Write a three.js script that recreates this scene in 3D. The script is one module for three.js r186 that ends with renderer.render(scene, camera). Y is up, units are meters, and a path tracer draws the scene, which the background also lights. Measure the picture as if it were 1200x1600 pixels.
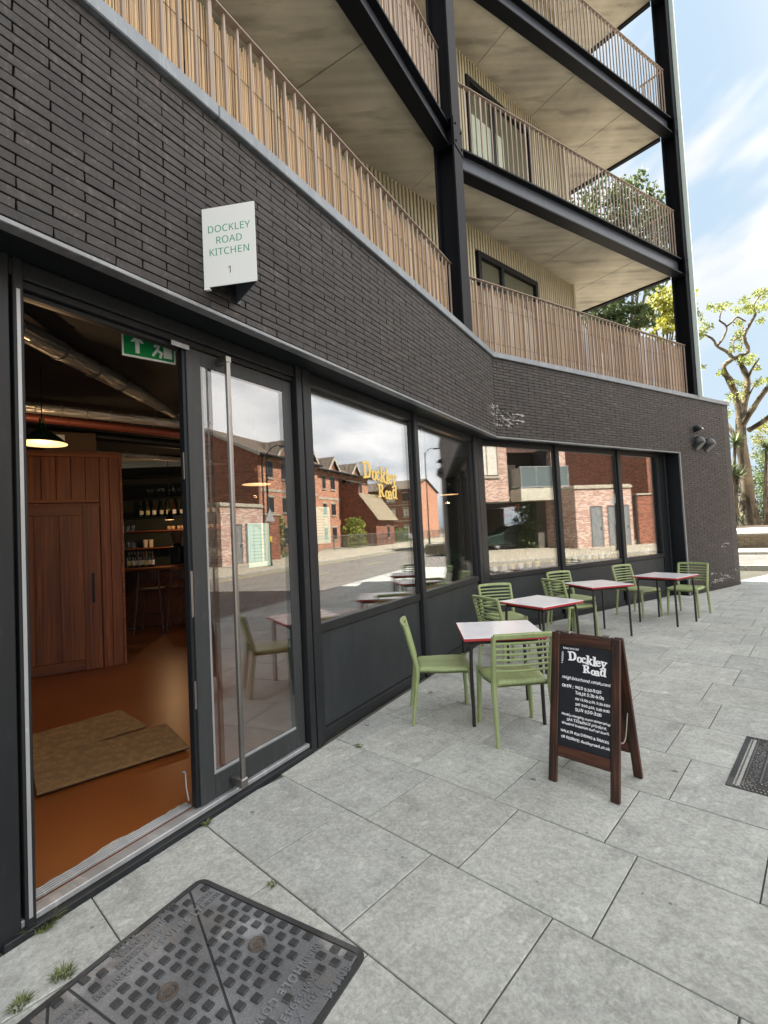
import * as THREE from 'three';
import { mergeGeometries } from 'three/addons/utils/BufferGeometryUtils.js';
import { RoundedBoxGeometry } from 'three/addons/geometries/RoundedBoxGeometry.js';
import { TextGeometry } from 'three/addons/geometries/TextGeometry.js';
import { FontLoader } from 'three/addons/loaders/FontLoader.js';

// ------------------------------------------------------------------ camera, sky, sun, exposure
const scene = new THREE.Scene();
const camera = new THREE.PerspectiveCamera(93.54, 0.75, 0.05, 2500);
camera.position.set(0, 1.6, 0);
camera.rotation.set(THREE.MathUtils.degToRad(2.21), 0, THREE.MathUtils.degToRad(-2.85), 'YXZ');
const renderer = new THREE.WebGLRenderer({ antialias: true });
renderer.toneMapping = THREE.LinearToneMapping;
renderer.toneMappingExposure = 4.5;
renderer.shadowMap.enabled = true;
const SUN = new THREE.Vector3(-0.71, 1.54, -0.704).normalize();
const sun = new THREE.DirectionalLight(new THREE.Color(1, 0.93, 0.82), 5);
sun.name = 'sun';
sun.position.copy(SUN).multiplyScalar(120);
sun.castShadow = true;
sun.shadow.mapSize.set(4096, 4096);
Object.assign(sun.shadow.camera, { left: -70, right: 70, top: 70, bottom: -70, near: 1, far: 300 });
scene.add(sun); scene.add(sun.target);

const V3 = (x, y, z) => new THREE.Vector3(x, y, z);
const R = THREE.MathUtils.degToRad;
function rng(seed) { let a = seed >>> 0; return () => { a = (a + 0x6d2b79f5) | 0; let t = Math.imul(a ^ (a >>> 15), 1 | a); t = (t + Math.imul(t ^ (t >>> 7), 61 | t)) ^ t; return ((t ^ (t >>> 14)) >>> 0) / 4294967296; }; }
const hash2 = (x, y, s) => { let h = Math.imul(x, 374761393) + Math.imul(y, 668265263) + Math.imul(s, 1442695041); h = Math.imul(h ^ (h >>> 13), 1274126177); return ((h ^ (h >>> 16)) >>> 0) / 4294967296; };
// tiling value noise: u, v in 0..1, n cells
function vnoise(u, v, n, s, m = n) {
  const x = u * n, y = v * m, ix = Math.floor(x), iy = Math.floor(y), fx = x - ix, fy = y - iy;
  const a = fx * fx * (3 - 2 * fx), b = fy * fy * (3 - 2 * fy), w = (i, k) => ((i % k) + k) % k;
  const x0 = w(ix, n), x1 = w(ix + 1, n), y0 = w(iy, m), y1 = w(iy + 1, m);
  const p = hash2(x0, y0, s), q = hash2(x1, y0, s), r = hash2(x0, y1, s), t = hash2(x1, y1, s);
  return (p + (q - p) * a) * (1 - b) + (r + (t - r) * a) * b;
}
function fbm(u, v, n, s, oct = 4, m = n) { let f = 0, a = 0.5, t = 0; for (let i = 0; i < oct; i++) { f += a * vnoise(u, v, n << i, s + i * 17, m << i); t += a; a *= 0.5; } return f / t; }
const clamp = THREE.MathUtils.clamp, lerp = THREE.MathUtils.lerp, sst = THREE.MathUtils.smoothstep;

{ // the sky: pale blue with streaked high cloud, thickening to bright broken cloud over the street
  const W = 1536, H = W / 2, data = new Float32Array(W * H * 4);
  const P = (x, y, s, o) => fbm(((x % 1) + 1) % 1, ((y % 1) + 1) % 1, 4, s, o);
  for (let j = 0; j < H; j++) {
    const el = ((j + 0.5) / H - 0.5) * Math.PI, y = Math.sin(el);
    for (let i = 0; i < W; i++) {
      const az = ((i + 0.5) / W - 0.5) * 2 * Math.PI, x = Math.cos(az) * Math.cos(el), z = Math.sin(az) * Math.cos(el);
      const up = Math.max(0, y), g = Math.pow(1 - up, 2.2);
      const sd = Math.max(0, x * SUN.x + y * SUN.y + z * SUN.z), glow = 0.10 * Math.pow(sd, 5);
      let r = lerp(0.122, 0.165, g) + glow, gg = lerp(0.164, 0.198, g) + glow * 0.95, b = lerp(0.208, 0.220, g) + glow * 0.85;
      if (y > 0) {
        const k = 0.055 / (y + 0.16), cx = x * k, cz = z * k;
        const warp = P(cx * 2.1 + 0.3, cz * 2.1, 5, 3) - 0.5;
        const street = sst(x * 0.766 + z * 0.643 + 0.15 * y, 0.0, 0.42);
        const streak = 0.6 * P(az * 0.75 + el * 1.1 + warp * 0.25, el * 3.2 - az * 1.5 + warp * 0.2, 11, 6) + 0.4 * P(az * 0.3 + el * 0.3, el * 0.8 - az * 0.3, 19, 4);
        const puff = P(cx * 2.2 + warp * 0.1, cz * 2.2 + 0.4, 23, 6);
        let c = lerp(sst(streak, 0.46, 0.62) * sst(y, 0.22, 0.42) * (0.55 + 0.6 * P(cx * 9 + warp, cz * 14 - cx * 8, 57, 4)), sst(puff * 0.65 + streak * 0.35, 0.27, 0.47), street);
        c *= sst(y, -0.02, 0.12);
        const body = 0.86 + 0.34 * (P(cx * 3 + 0.7, cz * 3, 31, 5) - 0.4);
        const cl = lerp(0.245, 0.70 * body, street);
        r = lerp(r, cl, c); gg = lerp(gg, cl * 0.98, c); b = lerp(b, cl * 0.955, c);
      } else { const t = sst(-y, 0, 0.12); r = lerp(r, 0.1, t); gg = lerp(gg, 0.1, t); b = lerp(b, 0.095, t); }
      const o = (j * W + i) * 4; data[o] = r; data[o + 1] = gg; data[o + 2] = b; data[o + 3] = 1;
    }
  }
  const t = new THREE.DataTexture(data, W, H, THREE.RGBAFormat, THREE.FloatType);
  t.mapping = THREE.EquirectangularReflectionMapping; t.magFilter = t.minFilter = THREE.LinearFilter; t.needsUpdate = true;
  scene.background = t; scene.environment = t;
}

// ------------------------------------------------------------------ frames of reference (metres)
const dir = (deg) => new THREE.Vector2(Math.sin(R(deg)), -Math.cos(R(deg)));
function mkFrame(deg, ox, oz) { const d = dir(deg); return { deg, d, n: new THREE.Vector2(-d.y, d.x), o: new THREE.Vector2(ox, oz), th: R(90 - deg) }; }   // n points outwards (local z)
const nIn = (deg, D) => [-Math.cos(R(deg)) * D, -Math.sin(R(deg)) * D];
const FL = mkFrame(31.25, ...nIn(31.25, 2.155)), FR = mkFrame(57.75, ...nIn(57.75, 4.965)), FD = mkFrame(40, 0, 0);
const F0 = { deg: 90, d: new THREE.Vector2(1, 0), n: new THREE.Vector2(0, 1), o: new THREE.Vector2(0, 0), th: 0 };
const W2 = (F, s, out) => new THREE.Vector2(F.o.x + F.d.x * s + F.n.x * out, F.o.y + F.d.y * s + F.n.y * out);
const at3 = (F, s, y, out) => { const p = W2(F, s, out); return V3(p.x, y, p.y); };
const toF = (F, x, z) => [(x - F.o.x) * F.d.x + (z - F.o.y) * F.d.y, (x - F.o.x) * F.n.x + (z - F.o.y) * F.n.y];
const FW = (() => { const a = W2(FR, 3.3, -0.6), b = W2(FR, 9.34, -1.5), deg = THREE.MathUtils.radToDeg(Math.atan2(b.x - a.x, -(b.y - a.y))); return mkFrame(deg, b.x, b.y); })();   // back wall of the balconies: s = 0 at its open end
const eye = new THREE.Object3D(); eye.position.set(0, 1.6, 0); eye.rotation.set(R(2.21), 0, R(-2.85), 'YXZ'); eye.updateMatrixWorld(true);   // the photographer's standpoint, for laying things out
const pix = (x, y, dist) => V3((x - 600) / 752, (800 - y) / 752, -1).transformDirection(eye.matrixWorld).multiplyScalar(dist * Math.hypot((x - 600) / 752, (800 - y) / 752, 1)).add(eye.position);

// ------------------------------------------------------------------ things, parts, geometry helpers
const counts = {};
const numbered = (n) => { const k = counts[n] = (counts[n] ?? -1) + 1; return k ? n + '_' + String(k).padStart(3, '0') : n; };
function tag(o, label, category, group) { o.userData.label = label; o.userData.category = category; if (group) o.userData.group = group; return o; }
function thing(name, label, category, pos = [0, 0, 0], turn = 0, group) { const o = new THREE.Group(); o.name = numbered(name); o.position.set(...pos); o.rotation.y = turn; scene.add(o); return tag(o, label, category, group); }
function thingAt(name, label, category, F, s, y, out, turn = 0, group) { const p = at3(F, s, y, out); return thing(name, label, category, p.toArray(), F.th + turn, group); }
function mesh(name, geo, mat, parent) {
  const m = new THREE.Mesh(Array.isArray(geo) ? join(geo) : geo, mat); m.name = name; m.castShadow = m.receiveShadow = true; parent.add(m); return m;
}
function part(name, parent, F, s = 0, y = 0, out = 0) { const g = new THREE.Group(); g.name = name; if (F) { g.position.copy(at3(F, s, y, out)); g.rotation.y = F.th; } parent.add(g); return g; }
function struct(name, geo, mat) { const m = mesh(numbered(name), geo, mat, scene); m.userData.kind = 'structure'; return m; }
const stuff = (m) => { m.userData.kind = 'stuff'; return m; };
function join(list) {
  return mergeGeometries(list.map((g) => { g = g.index ? g.toNonIndexed() : g; for (const k of Object.keys(g.attributes)) if (!['position', 'normal', 'uv', 'color'].includes(k)) g.deleteAttribute(k); if (!list.every((q) => q.attributes.color)) g.deleteAttribute('color'); g.morphAttributes = {}; return g; }));
}
// metre-scaled uv by the dominant axis of each face
function uvm(g, k = 1, ou = 0, ov = 0, along) {
  g = g.index ? g.toNonIndexed() : g; const p = g.attributes.position, n = g.attributes.normal, uv = new Float32Array(p.count * 2);
  for (let i = 0; i < p.count; i += 3) {
    let ax = 0, ay = 0, az = 0;
    for (let j = i; j < i + 3; j++) { ax += n.getX(j); ay += n.getY(j); az += n.getZ(j); }
    ax = Math.abs(ax); ay = Math.abs(ay); az = Math.abs(az);
    for (let j = i; j < i + 3; j++) {
      const x = p.getX(j), y = p.getY(j), z = p.getZ(j);
      let u, v; if (ay > ax && ay > az) { u = x; v = z; } else if (ax > az) { u = z; v = y; } else { u = x; v = y; }
      if (along === 'x' && ax <= az + ay) { u = ay > az ? z : y; v = x; } else if (along === 'z' && az < ax + ay) { u = ay > ax ? x : y; v = z; }
      uv[j * 2] = u * k + ou; uv[j * 2 + 1] = v * k + ov;
    }
  }
  g.setAttribute('uv', new THREE.BufferAttribute(uv, 2)); return g;
}
// chamfered box, 44 triangles, flat faces
function cbox(w, h, d, c = 0.003, x = 0, y = 0, z = 0) {
  const pos = [], a = [w / 2, h / 2, d / 2], P = (s, ax) => { const q = [0, 1, 2].map((i) => s[i] * (a[i] - (i === ax ? 0 : c))); return q; };
  const tri = (p, q, r) => { const n = V3(...q).sub(V3(...p)).cross(V3(...r).sub(V3(...p))); const m = V3(...p).add(V3(...q)).add(V3(...r)); if (n.dot(m) < 0) [q, r] = [r, q]; pos.push(...p, ...q, ...r); };
  const quad = (p, q, r, s) => { tri(p, q, r); tri(p, r, s); };
  for (let i = 0; i < 3; i++) { const j = (i + 1) % 3, k = (i + 2) % 3; for (const s of [-1, 1]) { const v = (b, e) => { const t = []; t[i] = s; t[j] = b; t[k] = e; return P(t, i); }; quad(v(-1, -1), v(1, -1), v(1, 1), v(-1, 1)); } }
  for (let i = 0; i < 3; i++) { const j = (i + 1) % 3, k = (i + 2) % 3; for (const b of [-1, 1]) for (const e of [-1, 1]) { const v = (s, ax) => { const t = []; t[i] = s; t[j] = b; t[k] = e; return P(t, ax); }; quad(v(-1, j), v(1, j), v(1, k), v(-1, k)); } }
  for (const sx of [-1, 1]) for (const sy of [-1, 1]) for (const sz of [-1, 1]) { const s = [sx, sy, sz]; tri(P(s, 0), P(s, 1), P(s, 2)); }
  const g = new THREE.BufferGeometry(); g.setAttribute('position', new THREE.Float32BufferAttribute(pos, 3)); g.computeVertexNormals(); g.translate(x, y, z); return uvm(g);
}
// box between two corners in a local frame
const bb = (x0, x1, y0, y1, z0, z1, c = 0.003) => cbox(Math.abs(x1 - x0), Math.abs(y1 - y0), Math.abs(z1 - z0), Math.min(c, Math.abs(x1 - x0) / 3, Math.abs(y1 - y0) / 3, Math.abs(z1 - z0) / 3), (x0 + x1) / 2, (y0 + y1) / 2, (z0 + z1) / 2);
function bar(p, q, r0, r1 = r0, seg = 8, cap = true) {   // round bar between two points
  const d = q.clone().sub(p), g = new THREE.CylinderGeometry(r1, r0, d.length(), seg, 1, !cap); g.translate(0, d.length() / 2, 0);
  g.applyQuaternion(new THREE.Quaternion().setFromUnitVectors(V3(0, 1, 0), d.normalize())); g.translate(p.x, p.y, p.z); return g.toNonIndexed();
}
const tube = (pts, r, seg = 24, rad = 8, tension = 0.5) => new THREE.TubeGeometry(new THREE.CatmullRomCurve3(pts, false, 'centripetal', tension), seg, r, rad, false).toNonIndexed();
function prism(poly, y0, y1, bevel = 0) {   // horizontal polygon [[x,z]..] extruded upwards
  const s = new THREE.Shape(poly.map(([x, z]) => new THREE.Vector2(x, -z)));
  const g = new THREE.ExtrudeGeometry(s, { depth: y1 - y0 - 2 * bevel, bevelEnabled: bevel > 0, bevelThickness: bevel, bevelSize: bevel, bevelOffset: -bevel, bevelSegments: 1 });
  g.rotateX(-Math.PI / 2); g.translate(0, y0 + bevel, 0); return uvm(g);
}
function clipPoly(poly, nx, nz, d) {   // keep nx*x + nz*z >= d
  const out = [];
  for (let i = 0; i < poly.length; i++) { const a = poly[i], b = poly[(i + 1) % poly.length], da = nx * a[0] + nz * a[1] - d, db = nx * b[0] + nz * b[1] - d;
    if (da >= 0) out.push(a); if ((da >= 0) !== (db >= 0)) { const t = da / (da - db); out.push([a[0] + (b[0] - a[0]) * t, a[1] + (b[1] - a[1]) * t]); } }
  return out;
}
const area = (p) => Math.abs(p.reduce((s, a, i) => { const b = p[(i + 1) % p.length]; return s + a[0] * b[1] - b[0] * a[1]; }, 0)) / 2;
const place = (g, x, y, z, ry = 0, rx = 0, rz = 0) => { if (rz) g.rotateZ(rz); if (rx) g.rotateX(rx); if (ry) g.rotateY(ry); g.translate(x, y, z); return g; };

// ------------------------------------------------------------------ textures and materials
function tex(size, fn, srgb = true, rep = 1) {
  const d = new Uint8Array(size * size * 4);
  for (let j = 0; j < size; j++) for (let i = 0; i < size; i++) { const c = fn(i / size, j / size, i, j), o = (j * size + i) * 4; d[o] = clamp(c[0], 0, 1) * 255; d[o + 1] = clamp(c[1], 0, 1) * 255; d[o + 2] = clamp(c[2], 0, 1) * 255; d[o + 3] = 255; }
  const t = new THREE.DataTexture(d, size, size); t.wrapS = t.wrapT = THREE.RepeatWrapping; t.magFilter = THREE.LinearFilter; t.minFilter = THREE.LinearMipmapLinearFilter; t.generateMipmaps = true; t.colorSpace = srgb ? THREE.SRGBColorSpace : THREE.NoColorSpace; t.repeat.set(rep, rep); t.needsUpdate = true; return t;
}
const gray = (v) => [v, v, v];
function canvas(w, h, draw) { const c = document.createElement('canvas'); c.width = w; c.height = h; draw(c.getContext('2d'), w, h); const t = new THREE.CanvasTexture(c); t.colorSpace = THREE.SRGBColorSpace; t.anisotropy = 8; return t; }
const std = (o) => { const m = new THREE.MeshStandardMaterial({ roughness: 0.7, ...o }); return m; };
const lin = (r, g, b) => new THREE.Color().setRGB(r, g, b);
const tint = (m, r, g, b, extra = {}) => { const c = m.clone(); c.color = lin(r, g, b); Object.assign(c, extra); return c; };

// pavement slab: pale grey concrete with fine aggregate, scuffs and gum stains (texture covers 1.5 m)
const slabTex = tex(1024, (u, v, i, j) => {
  let c = 0.81 + 0.13 * (fbm(u, v, 4, 3, 5) - 0.5) + 0.06 * (fbm(u, v, 24, 8, 3) - 0.5);
  const h = hash2(i, j, 9); c += (h - 0.5) * 0.09; if (h > 0.985) c += 0.09; if (h < 0.02) c -= 0.12;
  c += 0.10 * (vnoise(u, v, 200, 77) - 0.5) + 0.09 * (vnoise(u, v, 96, 79) - 0.5) + 0.05 * (fbm(u, v, 90, 61, 2, 6) - 0.5);
  const st = sst(fbm(u, v, 9, 41, 4), 0.62, 0.78); c -= 0.045 * st;
  { const w = fbm(u, v, 3, 91, 3); c -= 0.035 * sst(Math.abs(fbm(u, v, 3, 97, 4) - 0.5), 0.03, 0.0) * sst(w, 0.5, 0.62); const p = sst(fbm(u, v, 22, 31, 3), 0.72, 0.78); c += 0.06 * p; }
  for (let k = 0; k < 9; k++) { const gx = hash2(k, 1, 55), gy = hash2(k, 2, 55), gr = 0.004 + 0.010 * hash2(k, 3, 55) ** 2, d = Math.hypot(u - gx, (v - gy) * (0.8 + 0.5 * hash2(k, 4, 55))) / gr + 0.5 * (vnoise(u, v, 120, 5) - 0.5); if (d < 1) c -= 0.22 * sst(1 - d, 0, 0.4); }
  return [c * 0.985, c, c * 0.995];
});
const slabBump = tex(512, (u, v, i, j) => gray(0.5 + 0.35 * (fbm(u, v, 120, 3, 2) - 0.5) + 0.4 * (fbm(u, v, 8, 13, 4) - 0.5) + (hash2(i, j, 4) - 0.5) * 0.25), false);
for (const t of [slabTex, slabBump]) t.repeat.set(1 / 1.5, 1 / 1.5);
const slabBase = std({ map: slabTex, bumpMap: slabBump, bumpScale: 0.0025, roughness: 0.86 });
const slabMats = [[0.59, 0.592, 0.572], [0.56, 0.562, 0.546], [0.62, 0.62, 0.595], [0.58, 0.577, 0.55], [0.53, 0.535, 0.522]].map((c) => tint(slabBase, ...c));
const jointMat = std({ color: lin(0.07, 0.068, 0.06), roughness: 1 });

const asphTex = tex(512, (u, v, i, j) => { const h = hash2(i, j, 3); let c = 0.62 + 0.25 * (h - 0.5) + 0.25 * (fbm(u, v, 5, 3, 5) - 0.5); if (h > 0.96) c += 0.15; return [c, c * 0.985, c * 0.96]; });
asphTex.repeat.set(0.5, 0.5);
const asphalt = std({ map: asphTex, color: lin(0.34, 0.33, 0.32), roughness: 0.9 });

// long dark brick face
const brickTex = tex(512, (u, v, i, j) => {
  let c = 0.60 + 0.35 * (fbm(u, v, 10, 5, 5) - 0.5) + 0.18 * (fbm(u, v, 60, 7, 2, 24) - 0.5) + (hash2(i, j, 2) - 0.5) * 0.10;
  const w = sst(fbm(u, v, 26, 91, 4), 0.66, 0.74); c += 0.22 * w;
  return [c, c * 0.975, c * 0.965];
});
brickTex.repeat.set(1.6, 1.6);
const brickBump = tex(256, (u, v, i, j) => gray(0.5 + 0.6 * (fbm(u, v, 16, 5, 4) - 0.5) + 0.2 * (hash2(i, j, 2) - 0.5)), false); brickBump.repeat.set(2.5, 2.5);
const brickBase = std({ map: brickTex, bumpMap: brickBump, bumpScale: 0.004, roughness: 0.62 });
const brickMats = [[0.074, 0.069, 0.068], [0.064, 0.060, 0.061], [0.084, 0.076, 0.074], [0.071, 0.065, 0.063], [0.058, 0.055, 0.057], [0.094, 0.084, 0.080]].map((c) => tint(brickBase, ...c));
const efflTex = tex(256, (u, v, i, j) => { let c = 0.30 + 0.2 * (fbm(u, v, 10, 5, 4) - 0.5); const w = sst(fbm(u, v, 7, 71, 4, 20), 0.45, 0.62); c += 0.62 * w; return [c, c * 0.985, c * 0.97]; }); efflTex.repeat.set(3, 3);
const brickStained = std({ map: efflTex, color: lin(0.36, 0.35, 0.34), bumpMap: brickBump, bumpScale: 0.003, roughness: 0.9 });
const brickChalky = std({ map: efflTex, color: lin(0.17, 0.165, 0.16), bumpMap: brickBump, bumpScale: 0.003, roughness: 0.9 });
const mortar = std({ color: lin(0.026, 0.024, 0.023), roughness: 1 });

// board-marked concrete soffit
const soffTex = tex(1024, (u, v, i, j) => {
  let c = 0.70 + 0.30 * (fbm(u, v, 4, 3, 5) - 0.5) + 0.12 * (fbm(u, v, 3, 23, 5, 40) - 0.5);
  const st = sst(fbm(u, v, 6, 33, 5, 20), 0.56, 0.76); c -= 0.09 * st;
  if (hash2(i, j, 44) > 0.9985) c -= 0.2; c += (hash2(i, j, 3) - 0.5) * 0.05;
  return [c, c * 0.975, c * 0.92];
});
soffTex.repeat.set(0.3, 0.3);
const concrete = std({ map: soffTex, color: lin(0.96, 0.935, 0.88), roughness: 0.85 });

const metalBump = tex(256, (u, v, i, j) => gray(0.5 + 0.5 * (fbm(u, v, 40, 5, 3) - 0.5)), false);
const scuffTex = tex(512, (u, v, i, j) => { let c = 0.80 + 0.14 * (fbm(u, v, 5, 3, 5, 3) - 0.5) + 0.10 * (fbm(u, v, 40, 9, 3, 3) - 0.5); if (fbm(u, v, 60, 17, 3, 12) > 0.74) c += 0.06; return [c, c, c]; });
scuffTex.repeat.set(0.8, 0.8);
const phys = (o) => new THREE.MeshPhysicalMaterial({ roughness: 0.6, ...o });
const frameMat = phys({ specularIntensity: 0.5, color: lin(0.028, 0.031, 0.035), map: scuffTex, roughness: 0.42, metalness: 0.1, bumpMap: metalBump, bumpScale: 0.0004 });
const panelMat = phys({ specularIntensity: 0.6, color: lin(0.044, 0.051, 0.058), map: scuffTex, roughness: 0.45, metalness: 0.1 });
const darkMetal = phys({ specularIntensity: 0.5, color: lin(0.012, 0.014, 0.017), roughness: 0.45, metalness: 0.2 });
const steelBlack = phys({ specularIntensity: 0.3, color: lin(0.005, 0.006, 0.009), roughness: 0.5, metalness: 0.0 });
const trimMat = std({ color: lin(0.34, 0.36, 0.38), roughness: 0.45, metalness: 0.45, map: scuffTex });
const capMat = std({ color: lin(0.29, 0.325, 0.36), roughness: 0.42, metalness: 0.4, map: scuffTex });
const brushed = std({ color: lin(0.42, 0.40, 0.38), roughness: 0.36, metalness: 0.95, map: scuffTex });
const alu = std({ color: lin(0.50, 0.52, 0.54), roughness: 0.42, metalness: 0.3, map: scuffTex });
const glass = new THREE.MeshPhysicalMaterial({ color: 0xffffff, transmission: 1, thickness: 0, ior: 2.3, roughness: 0 });
const plainGlass = new THREE.MeshPhysicalMaterial({ color: lin(0.9, 0.97, 0.95), transmission: 1, thickness: 0, ior: 1.5, roughness: 0 });
const white = std({ color: lin(0.78, 0.78, 0.76), roughness: 0.5 });

// timber
function woodTex(seed, base, dark, k = 1) {
  return tex(512, (u, v) => { const w = fbm(u, v, 3, seed, 3), g = fbm(u + w * 0.02, v, 70, seed + 3, 3, 2), r = fbm(u, v, 6, seed + 9, 4, 1); const t = clamp(0.5 + (g - 0.5) * 1.5 * k + (r - 0.5) * 0.9, 0, 1); return [0, 1, 2].map((i) => lerp(dark[i], base[i], t)); });
}
const pineTex = woodTex(5, [0.80, 0.52, 0.30], [0.50, 0.27, 0.13]);
const boardTex = woodTex(15, [0.40, 0.22, 0.14], [0.16, 0.085, 0.06], 1.3);
const pine = std({ map: pineTex, roughness: 0.55, color: lin(0.42, 0.30, 0.135) }), darkWood = std({ map: boardTex, color: lin(0.62, 0.68, 0.68), roughness: 0.5 }), oak = tint(pine, 0.31, 0.225, 0.11);

// ------------------------------------------------------------------ ground, roads, pavements
{ const g = new THREE.PlaneGeometry(1600, 1600, 8, 8); g.rotateX(-Math.PI / 2); g.translate(0, -0.17, 0);
  struct('ground', uvm(g.toNonIndexed()), std({ map: asphTex, color: lin(0.16, 0.16, 0.13), roughness: 1 })); }
const FDp = (u, v) => { const p = W2(FD, u, v); return [p.x, p.y]; };
struct('road', prism([FDp(-80, 2.05), FDp(140, 2.05), FDp(140, 9.4), FDp(-80, 9.4)], -0.16, -0.12), asphalt);
struct('side_road', prism([FDp(18.4, -60), FDp(18.4, 2.05), FDp(24.6, 2.05), FDp(24.6, -60)], -0.164, -0.115), asphalt);
const farPave = std({ map: slabTex, color: lin(0.44, 0.39, 0.31), roughness: 0.9 });
struct('far_pavement', prism([FDp(-80, 9.52), FDp(140, 9.52), FDp(140, 30), FDp(-80, 30)], -0.16, 0.0), farPave);
struct('corner_pavement', prism([FDp(24.72, 1.9), FDp(60, 1.9), FDp(60, -60), FDp(24.72, -60)], -0.16, -0.008), farPave);
{ const ks = []; for (let u = -20; u < 80; u += 0.915) ks.push(cbox(0.905, 0.3, 0.125, 0.012, u, -0.148, 9.46)); const m = struct('kerb', ks, std({ map: slabTex, color: lin(0.5, 0.47, 0.42), roughness: 0.85 })); m.rotation.y = FD.th; }
{ const ks = []; for (let u = -14; u < 18.3; u += 0.915) ks.push(cbox(0.905, 0.3, 0.13, 0.012, u, -0.148, 1.98)); const m = struct('kerb', ks, std({ map: slabTex, color: lin(0.5, 0.5, 0.49), roughness: 0.85 })); m.rotation.y = FD.th; }
{ const ks = []; for (let v = -40; v < 1.9; v += 0.915) { ks.push(cbox(0.12, 0.3, 0.905, 0.012, 18.36, -0.148, v), cbox(0.12, 0.3, 0.905, 0.012, 24.66, -0.156, v)); } const m = struct('kerb', ks, std({ map: slabTex, color: lin(0.5, 0.47, 0.42), roughness: 0.85 })); m.rotation.y = FD.th; }
{ // painted lines on the far side of the road, tactile paving across the side road
  const m = struct('road_markings', [bb(-30, 90, -0.119, -0.116, 8.95, 9.05, 0.001), bb(-30, 90, -0.119, -0.116, 8.72, 8.82, 0.001), ...[...Array(16)].map((_, i) => bb(-20 + i * 6, -18 + i * 6, -0.119, -0.116, 5.6, 5.7, 0.001))], std({ map: slabTex, color: lin(0.62, 0.5, 0.22), roughness: 0.8 })); m.rotation.y = FD.th;
  const st = [bb(25.0, 26.2, -0.012, -0.003, -6, 1.2)]; for (let u = 25.06; u < 26.2; u += 0.1) for (let v = -5.9; v < 1.2; v += 0.1) { const c = new THREE.CylinderGeometry(0.026, 0.04, 0.022, 6, 1); c.translate(u, 0.006, v); st.push(c); }
  const tp = struct('tactile_paving', st, std({ color: lin(0.55, 0.50, 0.40), roughness: 0.9 })); tp.rotation.y = FD.th;
}
// the slabs: square concrete flags laid in courses, cut along the shop front
const pavement = new THREE.Group(); pavement.name = 'pavement'; pavement.userData.kind = 'structure'; scene.add(pavement);
{
  const ca = Math.cos(R(222.87)), sa = Math.sin(R(222.87));   // slab axes
  const X = [ca, sa], Z = [-sa, ca], px = 0.6155, pz = 0.5995, z0 = 1.6 * 1.1803;
  const base = [FDp(-14, 1.915), FDp(18.3, 1.915), FDp(18.3, -24), FDp(-14, -24)];
  let bed = clipPoly(clipPoly(base, FL.n.x, FL.n.y, FL.n.x * FL.o.x + FL.n.y * FL.o.y - 0.3), FR.n.x, FR.n.y, FR.n.x * FR.o.x + FR.n.y * FR.o.y - 0.4);
  mesh('joint_bed', prism(bed, -0.16, -0.009), jointMat, pavement);
  const list = [], rnd = rng(77);
  for (let k = -16; k < 44; k++) {
    const off = 1.6 * (k % 2 ? 0.1012 : 0.1975), zc = z0 + pz * (k - 1);
    for (let i = -40; i < 30; i++) {
      const xc = off + px * i, gx = 0.0032, gz = 0.0032;
      const corner = (a, b) => [X[0] * a + Z[0] * b, X[1] * a + Z[1] * b];
      let p = [corner(xc + gx, zc + gz), corner(xc + px - gx, zc + gz), corner(xc + px - gx, zc + pz - gz), corner(xc + gx, zc + pz - gz)];
      p = clipPoly(p, FL.n.x, FL.n.y, FL.n.x * FL.o.x + FL.n.y * FL.o.y - 0.225);
      if (p.length > 2) p = clipPoly(p, FR.n.x, FR.n.y, FR.n.x * FR.o.x + FR.n.y * FR.o.y - 0.275);
      if (p.length > 2) p = clipPoly(p, -FD.n.x, -FD.n.y, -1.91);
      if (p.length > 2) p = clipPoly(p, -FD.d.x, -FD.d.y, -18.29);
      if (p.length < 3 || area(p) < 0.004) continue;
      const c = p.reduce((s, q) => [s[0] + q[0] / p.length, s[1] + q[1] / p.length], [0, 0]);
      const cam = V3(c[0], 0, c[1]).sub(eye.position).applyQuaternion(eye.quaternion.clone().invert());
      const inView = cam.z < -0.3 && Math.abs(cam.x / cam.z) < 0.92 && Math.abs(cam.y / cam.z) < 1.25;
      list.push({ p, c, d: Math.hypot(c[0], c[1]) + (inView ? 0 : 100), seed: rnd() });
    }
  }
  list.sort((a, b) => a.d - b.d);
  const rest = slabMats.map(() => []);
  list.forEach((s, n) => {
    if (s.p.reduce((a, q, i) => { const w = s.p[(i + 1) % s.p.length]; return a + q[0] * w[1] - w[0] * q[1]; }, 0) < 0) s.p.reverse();
    const drop = -0.003 * s.seed, g = prism(s.p, -0.045, drop, 0.0026), q = Math.floor(s.seed * 977) % slabMats.length, uv = g.attributes.uv, ou = s.seed * 13, ov = s.seed * 29 % 7, a = Math.floor(s.seed * 31) % 2 ? 0.75 : -0.82, ca2 = Math.cos(a), sa2 = Math.sin(a);
    for (let i = 0; i < uv.count; i++) { const u = uv.getX(i), v = uv.getY(i); uv.setXY(i, u * ca2 - v * sa2 + ou, u * sa2 + v * ca2 + ov); }
    if (n < 300 && s.d < 90) { const m = mesh('paving_slab', g, slabMats[q], pavement); m.name = n ? 'paving_slab_' + String(n).padStart(3, '0') : 'paving_slab'; }
    else rest[q].push(g);
  });
  rest.forEach((g, i) => g.length && stuff(mesh('far_slabs' + (i ? '_00' + i : ''), g, slabMats[i], pavement)));
}

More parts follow.
